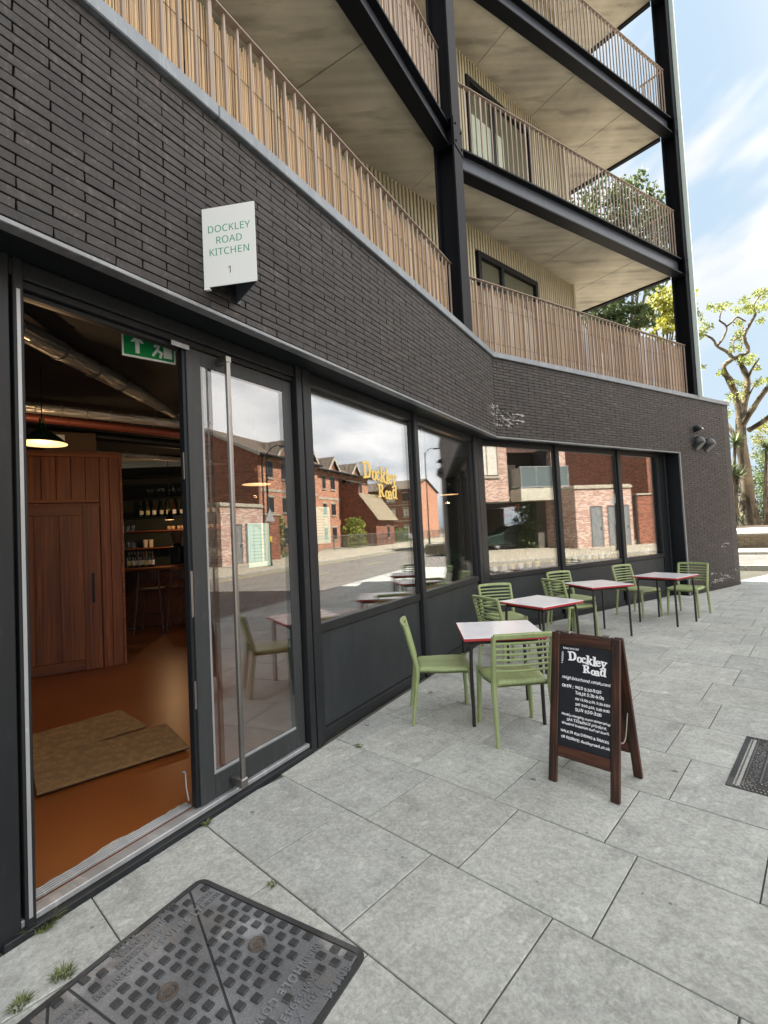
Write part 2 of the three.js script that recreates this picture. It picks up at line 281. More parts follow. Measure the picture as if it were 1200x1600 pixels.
// ------------------------------------------------------------------ the apartment building
const apt = thing('apartment_building', 'dark brick corner building with glazed shop front below stacked concrete balconies', 'building');
const BR0 = 2.893, BRT = 4.04, CO = 0.04588, BL = 0.264;   // lintel, parapet, brick course, brick length
{
  // brick skin: three runs (left fascia, right fascia and pier, returned end)
  const runs = [
    { nm: 'brick_wall', F: FL, s0: -5.5, s1: 6.805, k0: 0, k1: 25 },
    { nm: 'brick_wall', F: FR, s0: 5.1285, s1: 12.5, k0: -64, k1: 25 },
  ];
  const rnd = rng(5), all = [], variants = [];
  for (let v = 0; v < 5; v++) { const g = cbox(BL - 0.006, CO - 0.0048, 0.05, 0.0022), p = g.attributes.position, r = rng(100 + v);
    const j = {}; for (let i = 0; i < p.count; i++) { const key = [p.getX(i) > 0, p.getY(i) > 0, p.getZ(i) > 0].join(); const d = j[key] ??= [(r() - 0.5) * 0.003, (r() - 0.5) * 0.002, (r() - 0.5) * 0.003]; p.setXYZ(i, p.getX(i) + d[0], p.getY(i) + d[1], p.getZ(i) + d[2]); }
    g.computeVertexNormals(); const uv = g.attributes.uv; for (let i = 0; i < uv.count; i++) uv.setXY(i, uv.getX(i) + v * 0.37, uv.getY(i) + v * 0.61); variants.push(g); }
  runs.forEach((r) => {
    const w = part(r.nm, apt, r.F);
    r.F === FL ? mesh('mortar_core', bb(r.s0, r.s1 - 0.02, BR0 - 0.004, BRT, -0.28, -0.021), mortar, w)
      : mesh('mortar_core', [bb(r.s0 - 0.0, 12.488, BR0 - 0.004, BRT, -0.28, -0.021), bb(10.262, 12.488, -0.1, BR0 - 0.006, -0.28, -0.021)], mortar, w);
    for (let k = r.k0; k < r.k1; k++) {
      const y = BR0 + (k + 0.5) * CO, off = (k & 1 ? BL / 2 : 0) + (r.F === FR ? 0.06 : 0);
      for (let i = -30; i < 60; i++) {
        let a = r.s0 < 0 ? i * BL + off - 0.06 : i * BL + off, b = a + BL;
        const lo = y > BR0 ? r.s0 : 10.25; if (b < lo + 0.03 || a > r.s1 - 0.03) continue;
        const full = a >= lo && b <= r.s1; a = Math.max(a, lo); b = Math.min(b, r.s1);
        const p = at3(r.F, (a + b) / 2, y, 0), cam = p.clone().sub(eye.position).applyQuaternion(eye.quaternion.clone().invert());
        const inV = cam.z < -0.2 && Math.abs(cam.x / cam.z) < 0.88 && Math.abs(cam.y / cam.z) < 1.15;
        all.push({ w, F: r.F, a, b, y, full, d: p.distanceTo(eye.position) + (inV ? 0 : 100), seed: rnd() });
      }
    }
  });
  all.sort((p, q) => p.d - q.d);
  const rest = new Map();
  all.forEach((q, n) => {
    let g = variants[Math.floor(q.seed * 997) % 5];
    if (!q.full) { g = g.clone(); g.scale((q.b - q.a - 0.006) / (BL - 0.006), 1, 1); }
    const proud = -0.025 + (q.seed * 7 % 1 - 0.5) * 0.0035, flip = Math.floor(q.seed * 13) % 2;
    let m = brickMats[Math.floor(q.seed * 7919) % 6];
    const dx = q.F === FL ? 6.8 - q.a : q.a - 5.13, ef = Math.exp(-(dx * dx) / 0.09 - (q.y - 3.2) ** 2 / 0.012);
    const pier = q.F === FR && q.a > 10.9 ? 0.42 * Math.exp(-((q.y - 0.2) ** 2) / 0.02) + 0.03 * Math.exp(-((q.a - 11.8) ** 2) / 0.15) : 0;
    const sp = (q.seed * 53) % 1, se = Math.max(ef * 1.5, pier * 0.75); if (sp < se * 0.45) m = brickStained; else if (sp < se) m = brickChalky;
    if (n < 300) { const o = mesh(n ? 'brick_' + String(n).padStart(3, '0') : 'brick', g, m, q.w); o.position.set((q.a + q.b) / 2, q.y, proud); if (flip) o.rotation.z = Math.PI; }
    else { const c = g.clone(); if (flip) c.rotateZ(Math.PI); c.translate((q.a + q.b) / 2, q.y, proud); const key = q.w.uuid + m.uuid; if (!rest.has(key)) rest.set(key, { w: q.w, m, l: [] }); rest.get(key).l.push(c); }
  });
  rest.forEach((r) => stuff(mesh('far_bricks', r.l, r.m, r.w)));
  // end wall of the ground floor and the terrace roof
  const e = part('end_wall', apt, FR, 12.5, 0, 0); e.rotation.y += Math.PI / 2;
  mesh('brick_face', bb(0.0, 12, -0.1, BRT, -0.25, -0.012), brickMats[2], e);
}
{ // parapet capping, lintel trim and soffit
  const a = part('parapet_capping', apt, FL); for (let s = -5.5; s < 6.8; s += 2.46) mesh('cap_length', bb(s, Math.min(s + 2.455, 6.86), BRT + 0.002, BRT + 0.085, -0.34, 0.035, 0.006), capMat, a);
  const b = part('parapet_capping', apt, FR); for (let s = 5.12; s < 12.5; s += 2.48) mesh('cap_length', bb(s, Math.min(s + 2.475, 12.53), BRT + 0.003, BRT + 0.086, -0.34, 0.035, 0.006), capMat, b);
  mesh('lintel_trim', bb(-5.5, 6.80, BR0 - 0.03, BR0 - 0.008, -0.055, 0.012), trimMat, part('lintel', apt, FL)); mesh('lintel_trim', bb(5.13, 10.26, BR0 - 0.031, BR0 - 0.008, -0.055, 0.012), trimMat, part('lintel', apt, FR));
  mesh('soffit_lining', [bb(-5.5, 6.88, BR0 - 0.012, BR0 - 0.006, -0.40, -0.056, 0.001)], darkMetal, part('soffit', apt, FL));
  mesh('soffit_lining', [bb(5.08, 10.26, BR0 - 0.014, BR0 - 0.008, -0.40, -0.056, 0.001), bb(10.235, 10.247, 0, BR0 - 0.02, -0.36, -0.004, 0.002)], darkMetal, part('soffit', apt, FR));
  mesh('jamb_trim', bb(10.226, 10.262, 0, BR0 - 0.034, -0.02, 0.008), trimMat, part('pier_trim', apt, FR));
  mesh('movement_joint', bb(10.30, 10.312, BR0, BRT, -0.03, 0.0015, 0.001), darkMetal, part('brick_joint', apt, FR));
}
// ---- shop front glazing, set back behind the brick
const GO = -0.29;
function pane(parent, s0, s1, y0, y1, n = 3) { // double glazing, with a third pane added to strengthen the reflection
  for (const o of [0, -0.018, -0.036].slice(0, n)) mesh('pane', new THREE.PlaneGeometry(s1 - s0 + 0.02, y1 - y0 + 0.02).translate((s0 + s1) / 2, (y0 + y1) / 2, o), glass, parent);
}
function shopWindow(F, s0, s1, y0, y1) {
  const w = part('shop_window', apt, F, 0, 0, GO);
  pane(w, s0, s1, y0, y1);
  const h = 2.878;
  mesh('window_frame', [bb(s0 - 0.02, s1 + 0.02, y1, h, -0.06, 0.022, 0.004), bb(s0, s1, y0 - 0.072, y0, -0.06, 0.028, 0.004), bb(s0 - 0.02, s0 + 0.012, y0, y1, -0.03, 0.012), bb(s1 - 0.012, s1 + 0.02, y0, y1, -0.03, 0.012), bb(s0, s1, y0 - 0.078, y0 - 0.073, -0.05, 0.018, 0.001)], frameMat, w);
  mesh('lower_panel', [bb(s0 + 0.004, s1 - 0.004, 0.098, y0 - 0.08, -0.06, 0.006, 0.003)], panelMat, w);
  mesh('plinth', [bb(s0 - 0.01, s1 + 0.01, 0.0, 0.092, -0.06, 0.03, 0.004), bb(s0, s1, 0.092, 0.097, -0.05, 0.02, 0.001)], frameMat, w);
  return w;
}
const mull = (F, list, deep = 0.05) => { const p = part('mullion', apt, F, 0, 0, GO); for (const [a, b] of list) mesh('mullion_post', bb(a, b, 0, 2.882, -0.08, deep, 0.005), frameMat, p); };
shopWindow(FL, -1.9, 0.60, 0.90, 2.79);
const win1 = shopWindow(FL, 2.955, 4.66, 0.90, 2.79), win2 = shopWindow(FL, 4.785, 6.47, 0.90, 2.80);
const win3 = shopWindow(FR, 5.10, 6.70, 0.865, 2.80), win4 = shopWindow(FR, 6.83, 8.46, 0.865, 2.80), win5 = shopWindow(FR, 8.60, 9.91, 0.865, 2.80);
mull(FL, [[0.62, 0.80], [0.845, 0.93], [0.945, 0.985]], 0.04); mull(FL, [[2.765, 2.825], [2.84, 2.935]]); mull(FL, [[4.682, 4.765]]); mull(FL, [[6.492, 6.60], [6.615, 6.86]]);
mull(FR, [[5.0, 5.075]]); mull(FR, [[6.722, 6.808]]); mull(FR, [[8.482, 8.578]]);
{ const p = part('blank_panel', apt, FR, 0, 0, GO); mesh('sheet', bb(9.935, 10.24, 0, 2.88, -0.06, 0.01), darkMetal, p); mesh('post', bb(10.13, 10.17, 0, 2.88, -0.02, 0.04, 0.004), frameMat, p); }
{ // the glazed entrance: head, fixed leaf with long pull handle, threshold
  const d = part('glazed_door', apt, FL, 0, 0, GO);
  pane(d, 1.935, 2.655, 0.20, 2.665, 2);
  mesh('door_frame', [bb(1.835, 1.935, 0.062, 2.755, -0.055, 0.006, 0.004), bb(2.655, 2.745, 0.062, 2.755, -0.055, 0.006, 0.004), bb(1.935, 2.655, 0.062, 0.20, -0.055, 0.005, 0.004), bb(1.935, 2.655, 2.665, 2.755, -0.055, 0.005, 0.004)], tint(frameMat, 0.060, 0.066, 0.070), d);
  mesh('glazing_bead', [bb(1.935, 1.95, 0.2, 2.665, -0.012, 0.001, 0.001), bb(1.935, 2.655, 0.2, 0.214, -0.012, 0.002, 0.001)], alu, d);
  mesh('door_edge', bb(1.812, 1.833, 0.062, 2.755, -0.05, -0.004, 0.003), darkMetal, d);
  mesh('lock_plate', [bb(1.818, 1.8325, 0.62, 0.78, -0.003, 0.001, 0.001), bb(1.818, 1.8325, 1.15, 1.42, -0.003, 0.001, 0.001), bb(1.806, 1.814, 1.96, 2.12, -0.03, -0.012, 0.001)], brushed, d);
  const h = mesh('pull_handle', [bb(2.055, 2.085, 0.10, 2.735, 0.075, 0.105, 0.006), bb(2.05, 2.09, 2.70, 2.745, 0.004, 0.108, 0.006), bb(2.045, 2.095, 0.085, 0.14, 0.004, 0.112, 0.006)], brushed, d);
  mesh('flush_bolt', tube([V3(1.80, 0.10, -0.06), V3(1.792, 0.18, -0.068), V3(1.79, 0.265, -0.075), V3(1.775, 0.27, -0.075)], 0.0045, 12, 6), alu, d);
  const hd = part('door_head', apt, FL, 0, 0, GO);
  mesh('head_frame', [bb(0.93, 2.765, 2.80, 2.88, -0.07, 0.03, 0.006), bb(0.985, 2.765, 2.765, 2.798, -0.07, 0.012, 0.004), bb(0.985, 1.83, 2.742, 2.763, -0.075, -0.04, 0.003), bb(0.985, 1.83, 2.74, 2.763, -0.035, -0.02, 0.003)], frameMat, hd);
  mesh('closer_plate', bb(1.73, 1.85, 2.735, 2.764, 0.013, 0.017, 0.001), alu, hd);
  mesh('jamb_strip', [bb(0.955, 0.97, 0.06, 2.74, 0.041, 0.044, 0.001), bb(0.978, 0.984, 0.06, 2.76, -0.08, 0.03, 0.001)], alu, hd);
  const th = part('threshold', apt, FL, 0, 0, GO);
  mesh('threshold_strip', [bb(0.93, 2.765, 0.03, 0.058, -0.025, 0.028, 0.004), bb(0.98, 1.83, 0.03, 0.05, -0.06, -0.026, 0.003), ...[0, 1, 2, 3].map((i) => bb(0.98, 1.83, 0.046, 0.062, -0.13 + i * 0.016, -0.121 + i * 0.016, 0.002))], tint(alu, 0.5, 0.52, 0.54), th);
  mesh('step', bb(0.86, 2.765, -0.02, 0.03, -0.1, 0.066, 0.004), frameMat, th);
}
// ---- structure behind: rooms, terrace roof, upper block
const farL = -6;
{
  const cornerG = (() => { const A = [FL.n, FR.n]; const c1 = FL.n.x * FL.o.x + FL.n.y * FL.o.y - 0.33, c2 = FR.n.x * FR.o.x + FR.n.y * FR.o.y - 0.33, det = FL.n.x * FR.n.y - FL.n.y * FR.n.x; return [(c1 * FR.n.y - c2 * FL.n.y) / det, (FL.n.x * c2 - FR.n.x * c1) / det]; })();
  const q = (F, s, o) => { const p = W2(F, s, o); return [p.x, p.y]; };
  const plan = [q(FL, farL, -0.34), cornerG, q(FR, 12.24, -0.34), q(FR, 12.24, -11), q(FL, farL, -11)];
  mesh('terrace_roof', prism(plan, 3.3, 4.0), concrete, apt);
  const battenMat = std({ map: scuffTex, color: lin(0.66, 0.60, 0.42), roughness: 0.7 });
  const W = part('upper_wall', apt, FW);
  mesh('wall_core', [bb(-22, -0.02, 4.0, 20.2, -14, -0.075)], std({ color: lin(0.10, 0.085, 0.055), roughness: 0.8 }), W);
  mesh('corner_post', bb(-0.06, 0.02, 4.0, 20.2, -0.09, 0.012), battenMat, W);
  const clad = part('timber_cladding', apt, FW), bat = [];
  const openings = [[-3.4, -1.5, 4.3, 6.42, 1], [-3.45, -1.42, 7.2, 9.6, 2], [-3.4, -1.5, 10.4, 12.7, 3], [-9.5, -8.2, 7.2, 9.3, 2]];
  for (let s = -16; s < -0.06; s += 0.078) {
    const segs = [[4.02, 20]]; for (const [a, b, y0, y1] of openings) if (s > a - 0.05 && s < b) { const n = segs.length; for (let i = 0; i < n; i++) { const g = segs[i]; if (y0 > g[0] && y1 < g[1]) { segs.push([y1 + 0.02, g[1]]); g[1] = y0 - 0.02; } } }
    for (const [y0, y1] of segs) bat.push(bb(s, s + 0.044, y0, y1, -0.072, -0.02, 0.002));
  }
  stuff(mesh('batten', bat, battenMat, clad));
  for (const [a, b, y0, y1, k] of openings) {
    const w = part('window', apt, FW), mid = a + (b - a) * 0.36, low = k === 1 ? y1 - 0.62 : y0 + 0.06;
    mesh('frame', [bb(a, b, y1 - 0.1, y1, -0.074, 0.0), bb(a, b, y0, y0 + 0.08, -0.074, 0.0), bb(a, a + 0.08, y0, y1, -0.074, 0.001), bb(b - 0.08, b, y0, y1, -0.074, 0.001), bb(mid, mid + 0.07, y0, y1, -0.074, -0.004), ...(k === 1 ? [bb(a, b, low, low + 0.09, -0.074, -0.003)] : [])], darkMetal, w);
    mesh('blind', bb(a + 0.1, b - (k === 2 ? 0.9 : 0.1), y0 + 0.1, k === 1 ? low - 0.02 : y1 - 0.6, -0.07, -0.066, 0.001), std({ color: lin(0.5, 0.5, 0.42), roughness: 0.8 }), w);
    mesh('glazing', new THREE.PlaneGeometry(b - a, y1 - y0).translate((a + b) / 2, (y0 + y1) / 2, -0.04), plainGlass, w);
  }
  // balcony decks with cast joints, steel edge beams, columns and railings
  const webMat = std({ color: lin(0.075, 0.09, 0.12), roughness: 0.4, metalness: 0.2, map: scuffTex });  // lighter and bluer than the flanges: sky reflection put into the web colour
  const lv = [7.11, 10.24, 13.37, 16.5];
  const wb = (s, o) => q(FW, s, o);
  lv.forEach((t, k) => {
    const deck = part('balcony_deck', apt), y0 = t - 0.30, y1 = t - 0.04;
    const rc = [q(FR, 5.05, -0.24), q(FR, 10.98, -0.24)], end = q(FR, 10.62, -2.6), we = wb(0.0, -0.9);
    // right bay panels, cut on lines square to the edge
    const cuts = [-9, 6.25, 8.0, 9.62, 11.2];
    const cpt = q(FL, 6.25, -0.36), rightPoly = [cpt, q(FR, 4.95, -0.24), q(FR, 10.98, -0.24), end, [we[0], we[1]], wb(-4.93, -0.9)];
    for (let i = 0; i < 4; i++) {
      let p = clipPoly(rightPoly, FR.d.x, FR.d.y, FR.d.x * FR.o.x + FR.d.y * FR.o.y + cuts[i] + 0.004); if (p.length > 2) p = clipPoly(p, -FR.d.x, -FR.d.y, -(FR.d.x * FR.o.x + FR.d.y * FR.o.y + cuts[i + 1] - 0.004));
      if (p.length > 2) { if (p.reduce((a, w, j) => { const z = p[(j + 1) % p.length]; return a + w[0] * z[1] - z[0] * w[1]; }, 0) < 0) p.reverse(); mesh('soffit_panel', prism(p, y0, y1, 0.006), concrete, deck); }
    }
    const lc = [-9, -1.2, 1.1, 2.75, 4.25, 16], leftPoly = [q(FL, -3.5, -0.36), cpt, wb(-4.93, -0.9), wb(-16, -0.9)];
    for (let i = 0; i < 5; i++) {
      let p = clipPoly(leftPoly, FL.d.x, FL.d.y, FL.d.x * FL.o.x + FL.d.y * FL.o.y + lc[i] + 0.004); if (p.length > 2) p = clipPoly(p, -FL.d.x, -FL.d.y, -(FL.d.x * FL.o.x + FL.d.y * FL.o.y + lc[i + 1] - 0.004));
      if (p.length > 2) { if (p.reduce((a, w, j) => { const z = p[(j + 1) % p.length]; return a + w[0] * z[1] - z[0] * w[1]; }, 0) < 0) p.reverse(); mesh('soffit_panel', prism(p, y0 + 0.002, y1, 0.006), concrete, deck); }
    }
    const ibeam = (F, s0, s1, out) => { const b = part('edge_beam', apt, F, 0, t - 0.345, out); mesh('flange', bb(s0, s1, 0, 0.03, -0.1, 0.1, 0.003), steelBlack, b); mesh('flange', bb(s0, s1, 0.315, 0.345, -0.1, 0.1, 0.003), steelBlack, b); mesh('web', bb(s0, s1, 0.03, 0.315, -0.012, 0.012, 0.002), webMat, b); };
    ibeam(FL, -3.5, 6.16, -0.26); ibeam(FR, 4.80, 11.02, -0.14);
    const eb = part('end_beam', apt, FR, 11.0, t - 0.34, -0.3); eb.rotation.y += Math.PI / 2 + 0.14; mesh('beam', bb(0, 2.35, 0.0, 0.3, -0.05, 0.05), steelBlack, eb);
    for (const [F, s0, s1, out] of [[FL, 2.2, 6.1, -0.27], [FR, 5.0, 10.9, -0.15]]) {}
  });
  const col = (F, s, out) => { const c = part('steel_column', apt, F, s, 0, out); const y0 = BRT + 0.06, y1 = 20.2, h = 0.15;
    mesh('column', [bb(-h, h, y0, y1, h - 0.028, h, 0.003), bb(-h, h, y0, y1, -h, -h + 0.028, 0.003), bb(-0.012, 0.012, y0, y1, -h + 0.028, h - 0.028, 0.002)], steelBlack, c);
    for (const t of lv) mesh('joint_plate', [bb(-h - 0.006, h + 0.006, t - 0.37, t + 0.02, h + 0.001, h + 0.012, 0.002), bb(-h - 0.004, -0.02, t - 0.36, t - 0.345, -h, h, 0.002), bb(-h - 0.004, -0.02, t - 0.0, t + 0.015, -h, h, 0.002), ...[[-0.1, -0.3], [0.1, -0.3], [-0.1, -0.06], [0.1, -0.06]].map(([x, y]) => new THREE.CylinderGeometry(0.016, 0.016, 0.02, 6).rotateX(Math.PI / 2).translate(x, t + y, h + 0.018))], steelBlack, c); return c; };
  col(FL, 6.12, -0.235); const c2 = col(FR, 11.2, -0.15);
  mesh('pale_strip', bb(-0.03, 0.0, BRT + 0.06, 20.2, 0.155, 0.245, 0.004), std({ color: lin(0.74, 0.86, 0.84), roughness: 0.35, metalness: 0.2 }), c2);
  // railings
  const slatMat = std({ color: lin(0.46, 0.365, 0.30), roughness: 0.5, metalness: 0.1, map: scuffTex }), reedA = std({ color: lin(0.66, 0.49, 0.315), roughness: 0.75 }), reedB = std({ color: lin(0.50, 0.37, 0.26), roughness: 0.75 });
  const slatG = cbox(0.016, 1, 0.022, 0.002), rnd = rng(321);
  function railing(F, s0, s1, out, y0, y1, pitch, reed, nIndividual) {
    const r = part('balcony_railing', apt, F, 0, 0, out);
    mesh('top_rail', bb(s0, s1, y1 - 0.012, y1, -0.03, 0.03, 0.002), slatMat, r); mesh('bottom_rail', bb(s0, s1, y0 + 0.04, y0 + 0.052, -0.028, 0.028, 0.002), slatMat, r);
    const n = Math.round((s1 - s0) / pitch), extra = []; for (let i = 0; i <= n; i++) { const s = s0 + 0.01 + (s1 - s0 - 0.02) * i / n; if (n - i < nIndividual) { const m = mesh('slat', slatG, slatMat, r); m.scale.y = y1 - y0 - 0.014; m.position.set(s, (y0 + y1) / 2 - 0.006, 0); if (i % 9 === 4) m.scale.x = 1.9; } else { const g = slatG.clone(); g.scale(1, y1 - y0 - 0.014, 1); g.translate(s, (y0 + y1) / 2 - 0.006, 0); extra.push(g); } }
    if (extra.length) stuff(mesh('slat', extra, slatMat, r));
    if (reed) { const l = [[], []]; const [a, b] = reed.span ?? [s0, s1];
      for (let s = a; s < b; s += 0.0108) { const rr = 0.0042 + rnd() * 0.0028, top = y1 - 0.03 - rnd() * rnd() * reed.ragged, t1 = (rnd() - 0.5) * 0.02, dz = -0.045 - rnd() * 0.012; if (rnd() < reed.gap) continue;
        l[rnd() < 0.5 ? 0 : 1].push(bar(V3(s, y0, dz), V3(s + t1, top, dz + (rnd() - 0.5) * 0.006), rr, rr * 0.85, 5, false)); }
      const names = l.map((g, i) => stuff(mesh('reed_screen', g, i ? reed.b : reed.a, r)));
      for (const f of [0.25, 0.72]) mesh('binding_wire', tube([0, 0.33, 0.66, 1].map((t) => V3(a + (b - a) * t, y0 + (y1 - y0) * f + Math.sin(t * 9) * 0.01, -0.036)), 0.0025, 30, 4), darkMetal, r); }
    return r;
  }
  railing(FL, -1.6, 5.98, -0.25, 4.05, 5.15, 0.118, { a: reedA, b: tint(reedA, 0.50, 0.35, 0.21), gap: 0.01, ragged: 0.10 }, 52);
  railing(FR, 4.88, 11.0, -0.12, 4.05, 5.24, 0.112, { a: reedB, b: tint(reedB, 0.36, 0.25, 0.17), gap: 0.06, ragged: 0.08 }, 56);
  railing(FL, -1.6, 5.98, -0.26, 7.12, 8.17, 0.112, { a: tint(reedA, 0.62, 0.52, 0.42), b: tint(reedA, 0.48, 0.39, 0.31), gap: 0.05, ragged: 0.03 }, 30);
  railing(FR, 4.88, 11.0, -0.14, 7.12, 8.2, 0.112, null, 56);
  railing(FR, 4.88, 11.0, -0.14, 10.25, 11.36, 0.112, null, 40);
  for (const [y0, y1] of [[7.12, 8.2], [10.25, 11.36], [4.05, 5.24]]) { const r = part('balcony_railing', apt, FR, 11.0, 0, -0.14); r.rotation.y += Math.PI / 2 + 0.14; mesh('top_rail', bb(0, 0.5, y1 - 0.012, y1 + 0.001, -0.03, 0.03, 0.002), slatMat, r); for (let i = 1; i < 5; i++) { const m = mesh('slat', slatG, slatMat, r); m.scale.y = y1 - y0 - 0.014; m.position.set(i * 0.1, (y0 + y1) / 2 - 0.006, 0); } }
  railing(FL, 1.0, 5.98, -0.26, 10.25, 11.36, 0.112, null, 0);
}

// ------------------------------------------------------------------ tables and chairs on the pavement
const chairGreen = std({ map: scuffTex, color: lin(0.40, 0.49, 0.22), roughness: 0.45, bumpMap: metalBump, bumpScale: 0.0003 });
function strip(fn, n, w, h, r = 0.004) { // swept rounded-rectangle bar: fn(t) -> {p, x, y} centre and cross axes
  const sec = [[-w / 2 + r, -h / 2], [w / 2 - r, -h / 2], [w / 2, -h / 2 + r], [w / 2, h / 2 - r], [w / 2 - r, h / 2], [-w / 2 + r, h / 2], [-w / 2, h / 2 - r], [-w / 2, -h / 2 + r]];
  const pos = [], idx = []; const m = sec.length;
  for (let i = 0; i <= n; i++) { const f = fn(i / n), k = f.k ?? 1; for (const [a, b] of sec) { const v = f.p.clone().addScaledVector(f.x, a * k).addScaledVector(f.y, b * k); pos.push(v.x, v.y, v.z); } }
  for (let i = 0; i < n; i++) for (let j = 0; j < m; j++) { const a = i * m + j, b = i * m + (j + 1) % m, c = a + m, d = b + m; idx.push(a, b, d, a, d, c); }
  for (const [o, s] of [[0, 1], [n * m, -1]]) for (let j = 1; j < m - 1; j++) s > 0 ? idx.push(o, o + j + 1, o + j) : idx.push(o, o + j, o + j + 1);
  const g = new THREE.BufferGeometry(); g.setAttribute('position', new THREE.Float32BufferAttribute(pos, 3)); g.setIndex(idx); const q = g.toNonIndexed(); q.computeVertexNormals(); return uvm(q);
}
function makeChair() {   // local +z is the way the sitter faces, origin on the ground under the seat
  const c = new THREE.Group(), W = 0.225;
  // seat: shallow dished pan with rolled edge
  const N = 14, pos = [], idx = [], top = (u, v) => { const e = Math.max(Math.abs(u), Math.abs(v)); const x = u * (0.225 - 0.012 * Math.abs(v) - 0.02 * Math.max(0, -v)), z = 0.015 + v * 0.225; const dish = -0.010 * (1 - u * u) * (1 - v * v) - 0.016 * Math.pow(Math.max(0, v), 4); return [x, 0.458 + dish - 0.014 * Math.pow(e, 12), z]; };
  for (const lay of [0, 1]) for (let i = 0; i <= N; i++) for (let j = 0; j <= N; j++) { const u = i / N * 2 - 1, v = j / N * 2 - 1, t = top(u, v), e = Math.max(Math.abs(u), Math.abs(v)); pos.push(t[0], t[1] - (lay ? (e > 0.95 ? 0.034 : 0.012) : 0), t[2]); }
  const S = (N + 1) * (N + 1), id = (l, i, j) => l * S + i * (N + 1) + j;
  for (let i = 0; i < N; i++) for (let j = 0; j < N; j++) { idx.push(id(0, i, j), id(0, i, j + 1), id(0, i + 1, j + 1), id(0, i, j), id(0, i + 1, j + 1), id(0, i + 1, j)); idx.push(id(1, i, j), id(1, i + 1, j + 1), id(1, i, j + 1), id(1, i, j), id(1, i + 1, j), id(1, i + 1, j + 1)); }
  for (let i = 0; i < N; i++) for (const [a, b, c2, d] of [[id(0, i, 0), id(0, i + 1, 0), id(1, i + 1, 0), id(1, i, 0)], [id(0, i + 1, N), id(0, i, N), id(1, i, N), id(1, i + 1, N)], [id(0, 0, i + 1), id(0, 0, i), id(1, 0, i), id(1, 0, i + 1)], [id(0, N, i), id(0, N, i + 1), id(1, N, i + 1), id(1, N, i)]]) idx.push(a, b, c2, a, c2, d);
  const sg = new THREE.BufferGeometry(); sg.setAttribute('position', new THREE.Float32BufferAttribute(pos, 3)); sg.setIndex(idx); sg.computeVertexNormals(); mesh('seat', uvm(sg), chairGreen, c);
  const leg = (fn, n) => strip(fn, n, 0.036, 0.036, 0.011);
  for (const s of [-1, 1]) {
    mesh('leg', leg((t) => ({ p: V3(s * (0.205 + 0.016 * (1 - t)), 0.45 * t, 0.215 + 0.018 * (1 - t)), x: V3(1, 0, 0), y: V3(0, 0, 1), k: 0.78 + 0.32 * t }), 5), chairGreen, c);
    // rear leg runs on up as the side of the back
    mesh('leg', leg((t) => { const y = 0.80 * t, b = y < 0.43 ? -0.215 - 0.055 * (1 - y / 0.43) : -0.215 - 0.085 * Math.pow((y - 0.43) / 0.37, 1.15); return { p: V3(s * (0.212 + 0.012 * Math.abs(y - 0.43)), y, b), x: V3(1, 0, 0), y: V3(0, 0.18, 1).normalize(), k: y < 0.43 ? 0.75 + 0.35 * y / 0.43 : 1.1 - 0.18 * (y - 0.43) / 0.37 }; }, 14), chairGreen, c);
  }
  const backZ = (y) => -0.215 - 0.085 * Math.pow((y - 0.43) / 0.37, 1.15);
  const rail = (y, h, th) => strip((t) => { const u = t * 2 - 1; return { p: V3(u * 0.215, y + 0.006 * (1 - u * u) * (h > 0.03 ? 1 : 0), backZ(y) - 0.026 * (1 - u * u)), x: V3(0, 1, -0.2).normalize(), y: V3(0, 0.2, 1).normalize() }; }, 12, h, th, 0.005);
  mesh('top_rail', rail(0.795, 0.036, 0.03), chairGreen, c);
  for (let i = 0; i < 6; i++) mesh('slat', rail(0.745 - i * 0.042, 0.019, 0.014), chairGreen, c);
  return c;
}
const chairProto = makeChair();
function chair(label, x, z, fx, fz) {
  const o = chairProto.clone(); o.name = numbered('slatted_chair'); o.position.set(x, 0, z); o.rotation.y = Math.atan2(fx, fz); scene.add(o); tag(o, label, 'chair', 'green slatted chairs outside the shop front'); return o;
}
chair('green slatted chair side-on beside the dark panel, left of the nearest table', 0.43, -4.21, 1, 0.02);
chair('green slatted chair with its back to the viewer beside the chalkboard', 0.935, -3.80, -0.07, -1);
chair('green slatted chair behind the second table, nearest the window mullion', 1.47, -6.22, 0.12, 1);
chair('green slatted chair turned sideways with slanting back, at left of the second table', 1.34, -5.50, 0.9, -0.42);
chair('green slatted chair against the wall panel behind the third table', 2.83, -7.44, 0.35, 0.94);
chair('green slatted chair turned sideways at left of the third table', 2.55, -6.77, 0.9, -0.32);
chair('green slatted chair facing out between the window and the farthest table', 4.13, -8.0, 0.42, 0.91);
chair('green slatted chair beside the brick pier at right of the farthest table', 4.86, -7.87, -0.78, 0.62);

